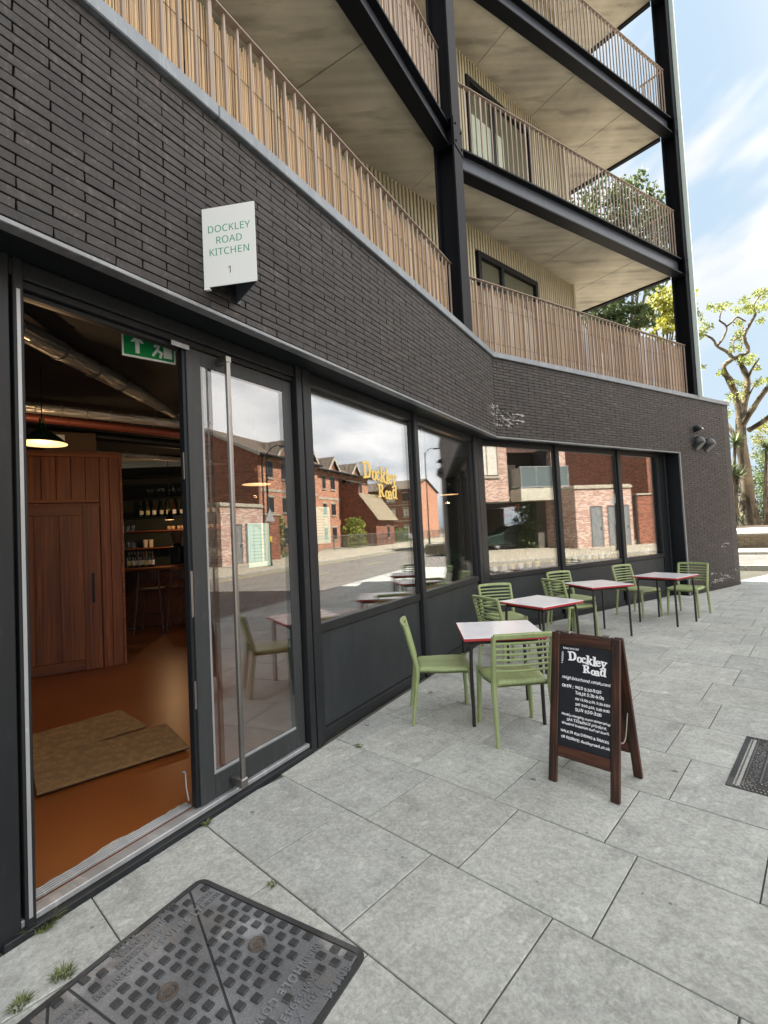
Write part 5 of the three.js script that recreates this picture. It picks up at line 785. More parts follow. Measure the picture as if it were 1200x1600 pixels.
{ // the pollarded plane tree across the side road
  const D0 = 41, P = (x, y, dd = 0) => pix(x, y, D0 + dd), o = P(1172, 824); const base = V3(o.x, 0.5, o.z);
  const t = thing('plane_tree', 'tall pollarded plane tree with knobbly pale branches and sparse young leaves', 'tree', base.toArray());
  const L = (pts) => pts.map(([x, y, d]) => P(x, y, d ?? 0).sub(base));
  const T = [], B = [];
  T.push(limb(L([[1174, 834], [1171, 800], [1165, 740], [1158, 690], [1157, 655]]), 0.58, 0.36, 14, 14, 0.05, 3));
  T.push(limb(L([[1166, 834, 0.3], [1164, 800, 0.2], [1163, 770, 0]]), 0.5, 0.32, 6, 10, 0.08, 4));
  T.push(limb(L([[1184, 834, -0.4], [1178, 800, -0.3], [1170, 768, 0]]), 0.42, 0.3, 6, 10, 0.08, 5));
  const br = [
    [[[1157, 660], [1152, 625], [1142, 600], [1132, 582]], 0.5, 0.36], [[[1132, 582], [1131, 572], [1142, 563], [1155, 556]], 0.33, 0.25], [[[1155, 556], [1168, 552], [1168, 540], [1162, 528], [1170, 510], [1180, 492]], 0.26, 0.18], [[[1147, 562], [1135, 549], [1120, 541], [1115, 531], [1101, 523]], 0.24, 0.12], [[[1120, 541], [1130, 528], [1135, 510], [1124, 501]], 0.17, 0.11], [[[1135, 510], [1144, 503], [1150, 496], [1165, 502, 1]], 0.13, 0.09], [[[1124, 501], [1126, 490], [1130, 480]], 0.1, 0.05], [[[1157, 660], [1164, 625], [1168, 590], [1160, 575], [1155, 560]], 0.52, 0.3],
    [[[1168, 592], [1176, 575, -1], [1186, 560, -2]], 0.2, 0.08], [[[1158, 668], [1172, 645, -1], [1190, 618, -2], [1212, 590, -3]], 0.42, 0.26], [[[1170, 672], [1190, 660, -1], [1215, 640, -3]], 0.36, 0.24], [[[1152, 690], [1140, 668, 1], [1128, 655, 2], [1118, 640, 3]], 0.34, 0.16], [[[1180, 492], [1178, 478], [1185, 465], [1198, 455]], 0.16, 0.06], [[[1165, 530], [1160, 510, 1], [1152, 498, 2]], 0.14, 0.06], [[[1140, 556], [1146, 535, 1], [1152, 515, 2]], 0.13, 0.05], [[[1150, 615], [1143, 590, -1], [1128, 585, -2]], 0.14, 0.07], [[[1170, 618], [1180, 600, -1], [1190, 588, -1]], 0.12, 0.06],
  ];
  br.forEach(([p, a, b], i) => B.push(limb(L(p), a * 0.62, b * 0.62, 10, 8, 0.08, 20 + i)));
  mesh('trunk', T, bark, t); B.forEach((g) => mesh('branch', g, bark, t));
  const r = rng(12), cl = [], tw = []; const spots = [[1101, 519, 10], [1096, 525, 6], [1108, 512, 8], [1126, 480, 10], [1112, 481, 6], [1134, 478, 7], [1150, 485, 7], [1165, 470, 9], [1172, 480, 12], [1180, 482, 14], [1186, 462, 10], [1196, 456, 12], [1190, 500, 7], [1154, 505, 7], [1150, 530, 10], [1146, 545, 8], [1158, 543, 6], [1160, 560, 9], [1174, 556, 11], [1168, 568, 9], [1126, 584, 7], [1145, 597, 6], [1138, 622, 8], [1158, 600, 6], [1158, 618, 7], [1182, 600, 8], [1135, 645, 8], [1200, 594, 10], [1120, 640, 8], [1194, 480, 9], [1155, 520, 6], [1183, 575, 5], [1090, 492, 5], [1095, 500, 4], [1096, 572, 4], [1210, 470, 12], [1215, 520, 10]];
  for (const [x, y, k] of spots) for (let i = 0; i < 3; i++) { const c = P(x + (r() - 0.5) * k, y + (r() - 0.5) * k, (r() - 0.5) * 3).sub(base); cl.push([c.x, c.y, c.z, 0.014 * k + 0.30, Math.round(k * 3.4)]); const o2 = P(x, y).sub(base); tw.push(limb([o2, o2.clone().lerp(c, 0.6).add(V3(0.1, 0.05, 0)), c.clone().add(V3((r() - 0.5) * 0.5, 0.4 * r(), 0))], 0.03, 0.012, 4, 4, 0.05, i + x)); }
  stuff(mesh('twigs', tw, bark, t));
  stuff(mesh('foliage', leaves(cl, 0.20, 33, 1.0, 0.6), leafMat(0.30, 0.34, 0.07, 0.45), t));
}
function crownTree(name, label, base, trunkH, crown, size, seed, mat, trunkR) { // crown: [x, y, z, radius] lobes in metres relative to the base
  const t = thing(name, label, 'tree', base.toArray()), r = rng(seed), cl = [], B = [limb([V3(0, -0.2, 0), V3(0.1, trunkH * 0.5, 0), V3(0, trunkH, 0.1)], trunkR, trunkR * 0.7, 8, 10, 0.06, seed)];
  mesh('trunk', B, bark, t);
  for (const [x, y, z, rad, n] of crown) { mesh('branch', limb([V3(0, trunkH * 0.9, 0), V3(x * 0.5, lerp(trunkH, y, 0.6), z * 0.5), V3(x, y, z)], trunkR * 0.5, trunkR * 0.12, 8, 7, 0.1, seed + x * 10), bark, t);
    const m = Math.round(n / 34); for (let i = 0; i < m; i++) { const u = r() * 2 - 1, a = r() * 6.28, k = Math.sqrt(1 - u * u), d = rad * Math.pow(r(), 0.5); cl.push([x + Math.cos(a) * k * d, y + u * d * 0.85, z + Math.sin(a) * k * d, rad * 0.26, 34, 0.6]); } }
  stuff(mesh('crown', leaves(cl, size, seed + 1), mat, t)); return t;
}
const rel = (o, x, y, d, rad, n) => { const p = pix(x, y, d).sub(o); return [p.x, p.y, p.z, rad, n]; };
{
  const g1 = pix(985, 700, 34); const b1 = V3(g1.x, 0, g1.z);
  crownTree('broadleaf_tree', 'dense dark green tree behind the building seen through the balcony openings', b1, 9, [rel(b1, 915, 350, 36, 3.0, 1500), rel(b1, 960, 310, 36, 2.6, 1200), rel(b1, 1000, 340, 35, 2.6, 1200), rel(b1, 1030, 370, 35, 2.0, 800), rel(b1, 1005, 405, 34, 2.4, 1000), rel(b1, 940, 400, 35, 3.2, 1500), rel(b1, 960, 485, 34, 2.6, 1300), rel(b1, 975, 500, 33, 1.7, 800), rel(b1, 925, 495, 34, 2.4, 900), rel(b1, 880, 430, 36, 3, 900)], 0.32, 51, leafMat(0.085, 0.13, 0.035, 0.35), 0.4);
  const g2 = pix(1047, 700, 40), b2 = V3(g2.x, 0, g2.z);
  crownTree('broadleaf_tree', 'sunlit yellow green tree seen between the end column and the dark tree', b2, 11, [rel(b2, 1045, 470, 41, 2.0, 1000), rel(b2, 1035, 490, 41, 1.8, 800), rel(b2, 1056, 490, 41, 1.7, 700), rel(b2, 1048, 515, 40, 1.6, 600), rel(b2, 1020, 485, 41, 1.2, 400), rel(b2, 1066, 545, 40, 1.0, 260)], 0.30, 61, leafMat(0.42, 0.42, 0.06, 0.5), 0.35);
}
{ // planting bed across the side road: wall, hedge, palms, bagged mattress
  const w0 = gpix(1150, 846);
  const bed = thing('planter_wall', 'low weathered brick planter wall across the side road', 'wall', [0, 0, 0], FD.th); const wallM = std({ map: slabTex, color: lin(0.30, 0.24, 0.18), roughness: 0.95 });
  for (let v = -14; v < 4; v += 0.45) for (let k = 0; k < 5; k++) mesh('block', cbox(0.30, 0.104, 0.44, 0.008, 27.6 + ((k * 7 + Math.round(v * 3)) % 3) * 0.004, 0.05 + k * 0.112, v + (k % 2) * 0.22), wallM, bed);
  mesh('coping', bb(27.42, 27.82, 0.575, 0.635, -14.2, 4.2, 0.01), std({ map: slabTex, color: lin(0.26, 0.25, 0.2), roughness: 0.95 }), bed);
  struct('planting_soil', (() => { const g = prism([FDp(27.7, 4), FDp(60, 4), FDp(60, -40), FDp(27.7, -40)], 0.1, 0.5); return g; })(), std({ color: lin(0.06, 0.045, 0.03), roughness: 1 }));
  const hedge = (label, x0, x1, y0, y1, d, n, seed, m, sz = 0.16) => { const o = pix((x0 + x1) / 2, 824, d), b = V3(o.x, 0.5, o.z), r = rng(seed), cl = []; const t = thing('garden_shrub', label, 'shrub', b.toArray()); for (let i = 0; i < n; i++) { const c = pix(lerp(x0, x1, r()), lerp(y0, y1, Math.pow(r(), 0.8)), d + (r() - 0.5) * 4).sub(b); cl.push([c.x, c.y, c.z, 0.55, 26, 0.8]); } mesh('stem', [0, 1, 2].map((i) => limb([V3((i - 1) * 0.3, 0, 0), V3((i - 1) * 0.5, 1.4, 0.1), V3((i - 1) * 0.9, 2.6, 0)], 0.07, 0.03, 6, 6, 0.1, i + seed)), bark, t); stuff(mesh('foliage', leaves(cl, sz, seed + 1), m, t)); };
  hedge('dark glossy shrub behind the planter wall left of the plane trunk', 1100, 1162, 725, 822, 44, 120, 71, leafMat(0.06, 0.09, 0.035, 0.2), 0.2);
  hedge('variegated pale leaved shrub close to the end of the brick pier', 1130, 1160, 790, 826, 40, 40, 73, leafMat(0.15, 0.17, 0.11, 0.2), 0.14);
  hedge('bright green shrub right of the plane trunk', 1180, 1235, 700, 800, 46, 130, 75, leafMat(0.10, 0.15, 0.035, 0.3), 0.2);
  hedge('tall yellow green bush at the right edge behind the palm', 1178, 1260, 655, 720, 54, 120, 77, leafMat(0.30, 0.30, 0.06, 0.45), 0.24);
  hedge('deep green backdrop shrub low behind the plane trunk', 1110, 1250, 725, 822, 50, 260, 79, leafMat(0.04, 0.065, 0.025, 0.15), 0.22);
  hedge('low dark shrub right of the plane trunk by the bagged mattress', 1190, 1240, 770, 826, 43, 60, 83, leafMat(0.05, 0.075, 0.03, 0.2), 0.18);
  const spike = new THREE.PlaneGeometry(1, 1, 1, 5); { const p = spike.attributes.position; for (let i = 0; i < p.count; i++) { const t = p.getY(i) + 0.5; p.setXYZ(i, p.getX(i) * 0.075 * (1 - t * t), t * 1.25, -0.22 * t * t); } spike.computeVertexNormals(); }
  const palm = (label, x, y, yb, d, seed, heads) => { const c = pix(x, y, d), b0 = pix(yb[0], yb[1], d), b = V3(b0.x, 0.4, b0.z), t = thing('cabbage_palm', label, 'tree', b.toArray()), r = rng(seed), L = [], S = []; for (const [hx, hy] of heads) { const h = pix(hx, hy, d).sub(b); S.push(limb([V3(0, 0, 0), V3(h.x * 0.6, h.y * 0.5, 0), h], 0.16, 0.10, 8, 8, 0.08, seed)); for (let i = 0; i < 110; i++) { const g = spike.clone(), u = r() * 1.6 - 0.75, a = r() * 6.28; g.rotateX(Math.PI / 2 - Math.asin(clamp(u, -0.95, 0.95))); g.rotateY(a); g.translate(h.x, h.y, h.z); L.push(g.toNonIndexed()); } } mesh('trunk', S, bark, t); stuff(mesh('crown', L, std({ color: lin(0.15, 0.19, 0.085), roughness: 0.55, side: THREE.DoubleSide }), t)); };
  palm('cabbage palm with spiky drooping heads left of the plane trunk', 1148, 700, [1150, 824], 39, 91, [[1148, 692], [1152, 745], [1140, 735]]); palm('cabbage palm with one spiky head at the right edge', 1200, 705, [1196, 824], 40, 93, [[1198, 700], [1212, 715]]);
  const mb = gpix(1200, 846), m = thing('bagged_mattress', 'mattress wrapped in white plastic lying on the planter wall', 'mattress', at3(FD, 27.62, 0.64, -1.55).toArray(), FD.th); const mg = new RoundedBoxGeometry(0.9, 0.24, 2.3, 6, 0.09), mp = mg.attributes.position; for (let i = 0; i < mp.count; i++) mp.setY(i, mp.getY(i) + 0.12 + 0.035 * (fbm((mp.getX(i) + 3) / 6, (mp.getZ(i) + 3) / 6, 16, 5, 3) - 0.5) * (mp.getY(i) > 0 ? 2 : 0)); mg.computeVertexNormals(); mesh('wrapped_slab', mg, white, m); mesh('loose_fold', [bb(-0.46, 0.46, 0.0, 0.05, -1.17, -1.14, 0.01), bb(-0.47, -0.45, 0.0, 0.10, -1.1, 1.1, 0.005)], white, m);
}

// ------------------------------------------------------------------ across the street (seen in the glass)
const redBrickTex = tex(1024, (u, v, i, j) => { // 16 x 48 bricks over 3.6 x 3.6 m
  const row = Math.floor(v * 48), fu = u * 16 + (row & 1) * 0.5, cx = fu - Math.floor(fu), cy = v * 48 - row, h = hash2(Math.floor(fu) % 16, row, 3); if (cx < 0.045 || cy < 0.12) { const c = 0.62 + 0.1 * hash2(i, j, 3); return [c, c * 0.93, c * 0.85]; } const k = 0.74 + 0.5 * (h - 0.5) * 0.6 + 0.1 * (hash2(i, j, 5) - 0.5); return [k, k * 0.68, k * 0.53]; });
redBrickTex.repeat.set(1 / 3.6, 1 / 3.6);
const paleBrickTex = tex(1024, (u, v, i, j) => { const row = Math.floor(v * 48), fu = u * 16 + (row & 1) * 0.5, cx = fu - Math.floor(fu), cy = v * 48 - row, h = hash2(Math.floor(fu) % 16, row, 13); if (cx < 0.045 || cy < 0.12) { const c = 0.78 + 0.08 * hash2(i, j, 3); return [c, c * 0.96, c * 0.9]; } const k = 0.80 + 0.22 * (h - 0.5) + 0.08 * (hash2(i, j, 5) - 0.5); return [k, k * (0.80 + 0.1 * (h > 0.6)), k * (0.74 + 0.1 * (h > 0.6))]; });
paleBrickTex.repeat.set(1 / 3.6, 1 / 3.6);
const redBrick = std({ map: redBrickTex, color: lin(0.78, 0.80, 0.80), roughness: 0.9 }), brownBrick = std({ map: redBrickTex, color: lin(0.42, 0.36, 0.36), roughness: 0.9 }), paleBrick = std({ map: paleBrickTex, color: lin(0.72, 0.70, 0.69), roughness: 0.9 });
const shadeBrick = std({ map: redBrickTex, color: lin(0.55, 0.50, 0.50), roughness: 0.9 });  // red brick with shade put into its colour, for gable ends facing off the sun
const tileM = std({ color: lin(0.16, 0.12, 0.095), map: slabTex, roughness: 0.85 }), bargeM = std({ color: lin(0.45, 0.42, 0.36), roughness: 0.6 }), gutterM = std({ color: lin(0.03, 0.028, 0.028), roughness: 0.5 }), stoneM = std({ map: slabTex, color: lin(0.62, 0.55, 0.45), roughness: 0.85 }), sash = std({ color: lin(0.06, 0.045, 0.035), roughness: 0.5 }), darkIn = std({ color: lin(0.05, 0.05, 0.05), roughness: 0.4 });
const winGlass = std({ color: lin(0.07, 0.08, 0.09), roughness: 0.06, metalness: 0.6 }), blindM = std({ color: lin(0.55, 0.53, 0.47), roughness: 0.8 });
// sloping pantile roof patch between four corners a-b (eave) and d-c (ridge), ribs run up the slope
function roofPatch(a, b, c, d, pitch = 0.3, thick = 0.05) {
  const w = a.distanceTo(b), n = Math.max(2, Math.round(w / pitch)), pos = [], up = b.clone().sub(a).cross(d.clone().sub(a)).normalize(); if (up.y < 0) up.multiplyScalar(-1);
  const m = n * 4, P = (i, t) => { const u = i / m; return a.clone().lerp(b, u).lerp(d.clone().lerp(c, u), t).addScaledVector(up, thick * (0.5 + 0.5 * Math.cos(i / 4 * Math.PI * 2))); };
  for (let i = 0; i < m; i++) { const q = [P(i, 0), P(i + 1, 0), P(i + 1, 1), P(i, 1)]; for (const k of [0, 1, 2, 0, 2, 3]) pos.push(q[k].x, q[k].y, q[k].z); }
  const g = new THREE.BufferGeometry(); g.setAttribute('position', new THREE.Float32BufferAttribute(pos, 3)); g.computeVertexNormals(); return uvm(g);
}
// local frame of the street: x along the road, z away from the shop; windows as [x, y0, y1, w] on a wall at z facing -z
function houseWindow(p, x, y0, y1, w, z, open = false) {
  const g = new THREE.Group(); g.name = 'window'; p.add(g);
  mesh('window_frame', [bb(x - w / 2, x + w / 2, y1 - 0.07, y1, z - 0.02, z + 0.05), bb(x - w / 2, x + w / 2, y0, y0 + 0.07, z - 0.02, z + 0.05), bb(x - w / 2, x - w / 2 + 0.06, y0, y1, z - 0.021, z + 0.05), bb(x + w / 2 - 0.06, x + w / 2, y0, y1, z - 0.021, z + 0.05), ...(w > 0.8 ? [bb(x - 0.03, x + 0.03, y0, y1, z - 0.018, z + 0.05)] : [])], sash, g);
  mesh('glazing', bb(x - w / 2 + 0.05, x + w / 2 - 0.05, y0 + 0.05, y1 - 0.05, z - 0.012, z + 0.01), open ? blindM : winGlass, g);
  mesh('sill', bb(x - w / 2 - 0.08, x + w / 2 + 0.08, y0 - 0.14, y0 - 0.005, z - 0.07, z + 0.02), stoneM, g); mesh('lintel', bb(x - w / 2 - 0.1, x + w / 2 + 0.1, y1 + 0.004, y1 + 0.16, z - 0.012, z + 0.02), stoneM, g);
}
function gableDormer(p, x, w, z, eave, apex, depth) { // little roofed gable standing on the front wall
  const h = w / 2, g = new THREE.Group(); g.name = 'gable'; p.add(g);
  const s = new THREE.Shape([new THREE.Vector2(-h, 0), new THREE.Vector2(h, 0), new THREE.Vector2(0, apex - eave - 0.12)]); const eg = new THREE.ExtrudeGeometry(s, { depth: 0.2, bevelEnabled: false }); eg.translate(x, eave, z - 0.02); mesh('gable_wall', uvm(eg), redBrick, g);
  const A = (dx, y, dz) => V3(x + dx, y, z + dz), o = 0.35; for (const k of [-1, 1]) { mesh('gable_roof', roofPatch(A(k * (h + 0.3), eave - 0.16, -o), A(k * (h + 0.3), eave - 0.16, depth * 0.3), A(0, apex, depth), A(0, apex, -o)), tileM, g); const L = Math.hypot(h + 0.3, apex - eave + 0.16); const bd = bb(-0.0, L, -0.22, 0, -0.04, 0.0, 0.005); bd.rotateZ(Math.atan2(apex - eave + 0.16, h + 0.3)); if (k > 0) bd.scale(-1, 1, 1); bd.translate(x + k * (h + 0.3), eave - 0.16, z - o - 0.01); mesh('bargeboard', k > 0 ? flip(bd) : bd, bargeM, g); }
}
function flip(g) { const p = g.attributes.position; for (let i = 0; i < p.count; i += 3) { const t = [p.getX(i), p.getY(i), p.getZ(i)]; p.setXYZ(i, p.getX(i + 1), p.getY(i + 1), p.getZ(i + 1)); p.setXYZ(i + 1, ...t); } g.computeVertexNormals(); return g; }
const street = (name, label, cat, x, z, turn = 0) => thingAt(name, label, cat, FD, x, 0, z, turn);
function gableWall(x, z0, z1, eave, apex, mat, parent, face, t = 0.25) { const s = new THREE.Shape([new THREE.Vector2(0, 0), new THREE.Vector2(z1 - z0, 0), new THREE.Vector2(z1 - z0, eave), new THREE.Vector2((z1 - z0) / 2, apex), new THREE.Vector2(0, eave)]); const g = new THREE.ExtrudeGeometry(s, { depth: t, bevelEnabled: false }); g.rotateY(-Math.PI / 2); g.translate(x + (face < 0 ? t : 0), 0, z0); return mesh('gable_end', uvm(g), mat, parent); }
function terrace(label, x0, z0, len, deep, eave, ridge, wins, gables, bands, wallM = redBrick) {
  const h = street('brick_house', label, 'house', x0, z0);
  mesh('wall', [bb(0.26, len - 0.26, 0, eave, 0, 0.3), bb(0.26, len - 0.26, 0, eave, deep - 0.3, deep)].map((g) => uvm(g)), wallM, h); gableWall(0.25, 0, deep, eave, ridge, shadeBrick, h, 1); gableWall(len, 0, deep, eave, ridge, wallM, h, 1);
  mesh('roof', [roofPatch(V3(-0.25, eave - 0.1, -0.45), V3(len + 0.25, eave - 0.1, -0.45), V3(len + 0.25, ridge + 0.06, deep / 2), V3(-0.25, ridge + 0.06, deep / 2)), roofPatch(V3(-0.25, eave - 0.1, deep + 0.45), V3(len + 0.25, eave - 0.1, deep + 0.45), V3(len + 0.25, ridge + 0.06, deep / 2), V3(-0.25, ridge + 0.06, deep / 2))], tileM, h);
  for (const [xa, xb] of [[-0.28, -0.22], [len + 0.22, len + 0.28]]) for (const s of [0, 1]) { const L = Math.hypot(deep / 2 + 0.45, ridge - eave + 0.16); const g = bb(xa, xb, -0.2, 0.06, 0, L, 0.005); g.rotateX(-Math.atan2(ridge - eave + 0.16, deep / 2 + 0.45)); g.translate(0, eave - 0.12, -0.45); if (s) { g.rotateY(Math.PI); g.translate(xa + xb, 0, deep); } mesh('verge_board', g, bargeM, h); }
  mesh('gutter', [bb(-0.2, len + 0.2, eave - 0.2, eave - 0.06, -0.56, -0.42, 0.02), bb(-0.1, len + 0.1, eave - 0.24, eave - 0.2, -0.45, 0.02)], gutterM, h); mesh('downpipe', bar(V3(0.5, 0, -0.06), V3(0.5, eave - 0.2, -0.06), 0.045), gutterM, h);
  for (const y of bands) mesh('stone_band', bb(0.2, len - 0.2, y, y + 0.22, -0.03, 0.02), stoneM, h);
  for (const [x, y0, y1, w, o] of wins) houseWindow(h, x, y0, y1, w, 0, o); for (const [x, w, e, a] of gables) gableDormer(h, x, w, 0, e, a, 2.6);
  return h;
}
const three = (x, w = 1.0) => [[x, 0.9, 2.2, w], [x, 3.55, 4.75, w], [x, 6.35, 7.65, w]];
terrace('red brick terrace with one gabled dormer and big dark gable end behind the hut', 30.1, 18.4, 9.2, 11, 8.2, 10.8, [...three(1.6, 0.7), ...three(3.6, 0.95), ...three(6.6)], [[3.6, 2.6, 8.2, 9.7]], [5.2]);
terrace('long red brick terrace with a row of pointed gables above three floors', 40.6, 20.2, 14.2, 10, 8.4, 10.6, [...three(1.2, 0.7), ...three(3.0, 0.7), ...three(4.9, 1.0), ...three(7.6, 0.8), ...three(9.6, 1.0), ...three(12, 0.8)], [[0.6, 2.4, 8.3, 10.0], [4.9, 2.6, 8.3, 9.9], [10.4, 2.6, 8.3, 9.8]], [5.2]);
{ const h = street('porch_wing', 'brick stair wing with long sloping tiled roof projecting from the terrace', 'porch', 47.2, 16.0); mesh('wall', [bb(0, 0.3, 0, 7.0, 1.9, 4.2), bb(0, 0.3, 0, 3.0, 0, 1.9), bb(0.3, 5.4, 0, 2.9, 0, 0.28)].map((g) => uvm(g)), brownBrick, h); const sh = new THREE.Shape([new THREE.Vector2(0, 3.0), new THREE.Vector2(1.9, 3.0), new THREE.Vector2(1.9, 5.8)]); const sg = new THREE.ExtrudeGeometry(sh, { depth: 0.3, bevelEnabled: false }); sg.rotateY(-Math.PI / 2); sg.translate(0.3, 0, 0); mesh('side_gable', uvm(sg), brownBrick, h); mesh('roof', [roofPatch(V3(-0.2, 2.75, -0.4), V3(5.7, 2.75, -0.4), V3(5.7, 5.9, 2.0), V3(-0.2, 5.9, 2.0))], std({ map: slabTex, color: lin(0.34, 0.27, 0.18), roughness: 0.8 }), h); mesh('top_roof', roofPatch(V3(-0.3, 6.9, 1.7), V3(2.6, 6.9, 1.7), V3(2.6, 7.6, 4.2), V3(-0.3, 7.6, 4.2)), tileM, h); houseWindow(h, 3.5, 0.8, 2.1, 0.8, 0); }
{ const h = street('brick_house', 'brown brick block with hipped gable turned towards the shop at the street bend', 'house', 70, 31, Math.PI / 2);   // long front faces back along the street
  const len = 11.4, deep = 14, eave = 8.0, ridge = 10.0; mesh('wall', [bb(0, len, 0, eave, 0, 0.3), bb(0.02, len, 0, eave, deep - 0.3, deep), bb(len - 0.3, len, 0, eave, 0.31, deep - 0.31)].map((g) => uvm(g)), brownBrick, h); const gw = gableWall(len + 0.02, 0, deep, eave, ridge, redBrick, h, 1, 0.3); void gw;
  mesh('roof', [roofPatch(V3(-0.3, eave - 0.1, -0.4), V3(len + 0.3, eave - 0.1, -0.4), V3(len + 0.3, ridge, deep / 2), V3(-0.3, ridge, deep / 2)), roofPatch(V3(-0.3, eave - 0.1, deep + 0.4), V3(len + 0.3, eave - 0.1, deep + 0.4), V3(len + 0.3, ridge, deep / 2), V3(-0.3, ridge, deep / 2))], tileM, h); mesh('gutter', bb(-0.2, len + 0.2, eave - 0.22, eave - 0.08, -0.5, -0.38, 0.02), gutterM, h);
  for (const [x, w] of [[2.2, 1.2], [5.2, 1.3], [7.8, 1.6], [10.3, 1.0]]) for (const y of [0.9, 3.6, 6.0]) houseWindow(h, x, y, y + 1.3, w, 0, (x + y) % 2 > 0.8); for (const y of [2.9, 5.4]) mesh('stone_band', bb(0, len, y, y + 0.14, -0.02, 0.02), stoneM, h); gableDormer(h, 7.8, 3.2, -0.05, 7.9, 9.2, 3);
  mesh('aerial', [bar(V3(4, 10, 7), V3(4, 12, 7), 0.03), bar(V3(3.5, 11.8, 7), V3(4.5, 11.8, 7), 0.02), bar(V3(3.6, 11.5, 7), V3(4.4, 11.5, 7), 0.02)], gutterM, h); }
{ // pale brick substation hut
  const h = street('substation_hut', 'flat roofed pale brick hut with grey steel doors beside the lamp post', 'hut', 20.95, 14.2); const W = 3.9, D = 3.2, Hh = 3.45;
  mesh('wall', [bb(0, W, 0, Hh, 0, 0.25), bb(0, 0.25, 0, Hh, 0.251, D), bb(W - 0.25, W, 0, Hh, 0.251, D), bb(0.251, W - 0.251, 0, Hh, D - 0.25, D)].map((g) => uvm(g)), paleBrick, h); mesh('coping', [bb(-0.06, W + 0.06, Hh, Hh + 0.14, -0.06, D + 0.06, 0.01), bb(-0.02, W + 0.02, Hh + 0.14, Hh + 0.22, 0, D, 0.01)], stoneM, h);
  const grey = std({ map: scuffTex, color: lin(0.30, 0.32, 0.33), roughness: 0.5 }); const dr = (x0, x1) => { const g = new THREE.Group(); g.name = 'steel_door'; h.add(g); mesh('leaf', bb(x0, x1, 0.06, 2.34, -0.015, 0.005), grey, g); mesh('door_surround', [bb(x0 - 0.07, x0, 0, 2.42, -0.03, 0.01), bb(x1, x1 + 0.07, 0, 2.42, -0.03, 0.01), bb(x0, x1, 2.345, 2.42, -0.03, 0.01)], std({ color: lin(0.1, 0.105, 0.11) }), g); mesh('door_handle', bb(x1 - 0.12, x1 - 0.08, 1.0, 1.2, -0.05, -0.015), darkMetal, g); }; dr(1.02, 1.72); dr(2.2, 2.86); dr(2.94, 3.6);
}
{ const o = street('brick_pier', 'narrow brown brick pier with coping right of the pale hut', 'wall', 25.6, 14.6); mesh('wall', bb(0, 1.6, 0, 3.0, 0, 0.3), brownBrick, o); mesh('coping', bb(-0.05, 1.65, 3.0, 3.1, -0.05, 0.35), stoneM, o); mesh('rain_pipe', bar(V3(-0.2, 0, -0.05), V3(-0.2, 3.0, -0.05), 0.07, 0.07, 10), gutterM, o); }
{ // street lamps
  const lamp = (label, u, v, hgt) => { const o = street('street_lamp', label, 'street lamp', u, v); mesh('column', [bar(V3(0, 0, 0), V3(0, 1.3, 0), 0.10, 0.09, 12), bar(V3(0, 1.3, 0), V3(0, hgt, 0), 0.065, 0.045, 10), new THREE.CylinderGeometry(0.12, 0.15, 0.2, 12).translate(0, 0.1, 0).toNonIndexed()], gutterM, o); mesh('arm', [tube([V3(0, hgt - 0.9, 0), V3(0, hgt, -0.1), V3(0, hgt + 0.35, -0.6), V3(0, hgt + 0.3, -1.2)], 0.03, 16, 8), bar(V3(0, hgt - 0.4, 0), V3(0, hgt + 0.1, -0.4), 0.015)], gutterM, o); mesh('lantern', new RoundedBoxGeometry(0.28, 0.14, 0.7, 3, 0.05).translate(0, hgt + 0.26, -1.3), gutterM, o); return o; };
  lamp('black street lamp carrying the back of a triangular sign by the pale hut', 20.9, 10.9, 6.1); lamp('tall black street lamp farther down the far pavement', 47.0, 10.0, 9.5);
  const s = street('warning_sign', 'bare metal back of a triangular road sign on the lamp post', 'sign', 20.9, 10.78); const sh = new THREE.Shape(); sh.moveTo(-0.42, 0); sh.lineTo(0.42, 0); sh.lineTo(0, 0.73); mesh('sign_back', new THREE.ExtrudeGeometry(sh, { depth: 0.006, bevelEnabled: false }).translate(0, 2.4, 0), std({ color: lin(0.35, 0.36, 0.37), metalness: 0.3 }), s); mesh('bracket', [bb(-0.2, 0.2, 2.55, 2.59, 0.008, 0.04), bb(-0.2, 0.2, 2.75, 2.79, 0.008, 0.04)], gutterM, s); mesh('yellow_plate', bb(-0.09, 0.09, 1.3, 1.6, 0.0, 0.006, 0.001), std({ color: lin(0.6, 0.45, 0.05) }), s);
}
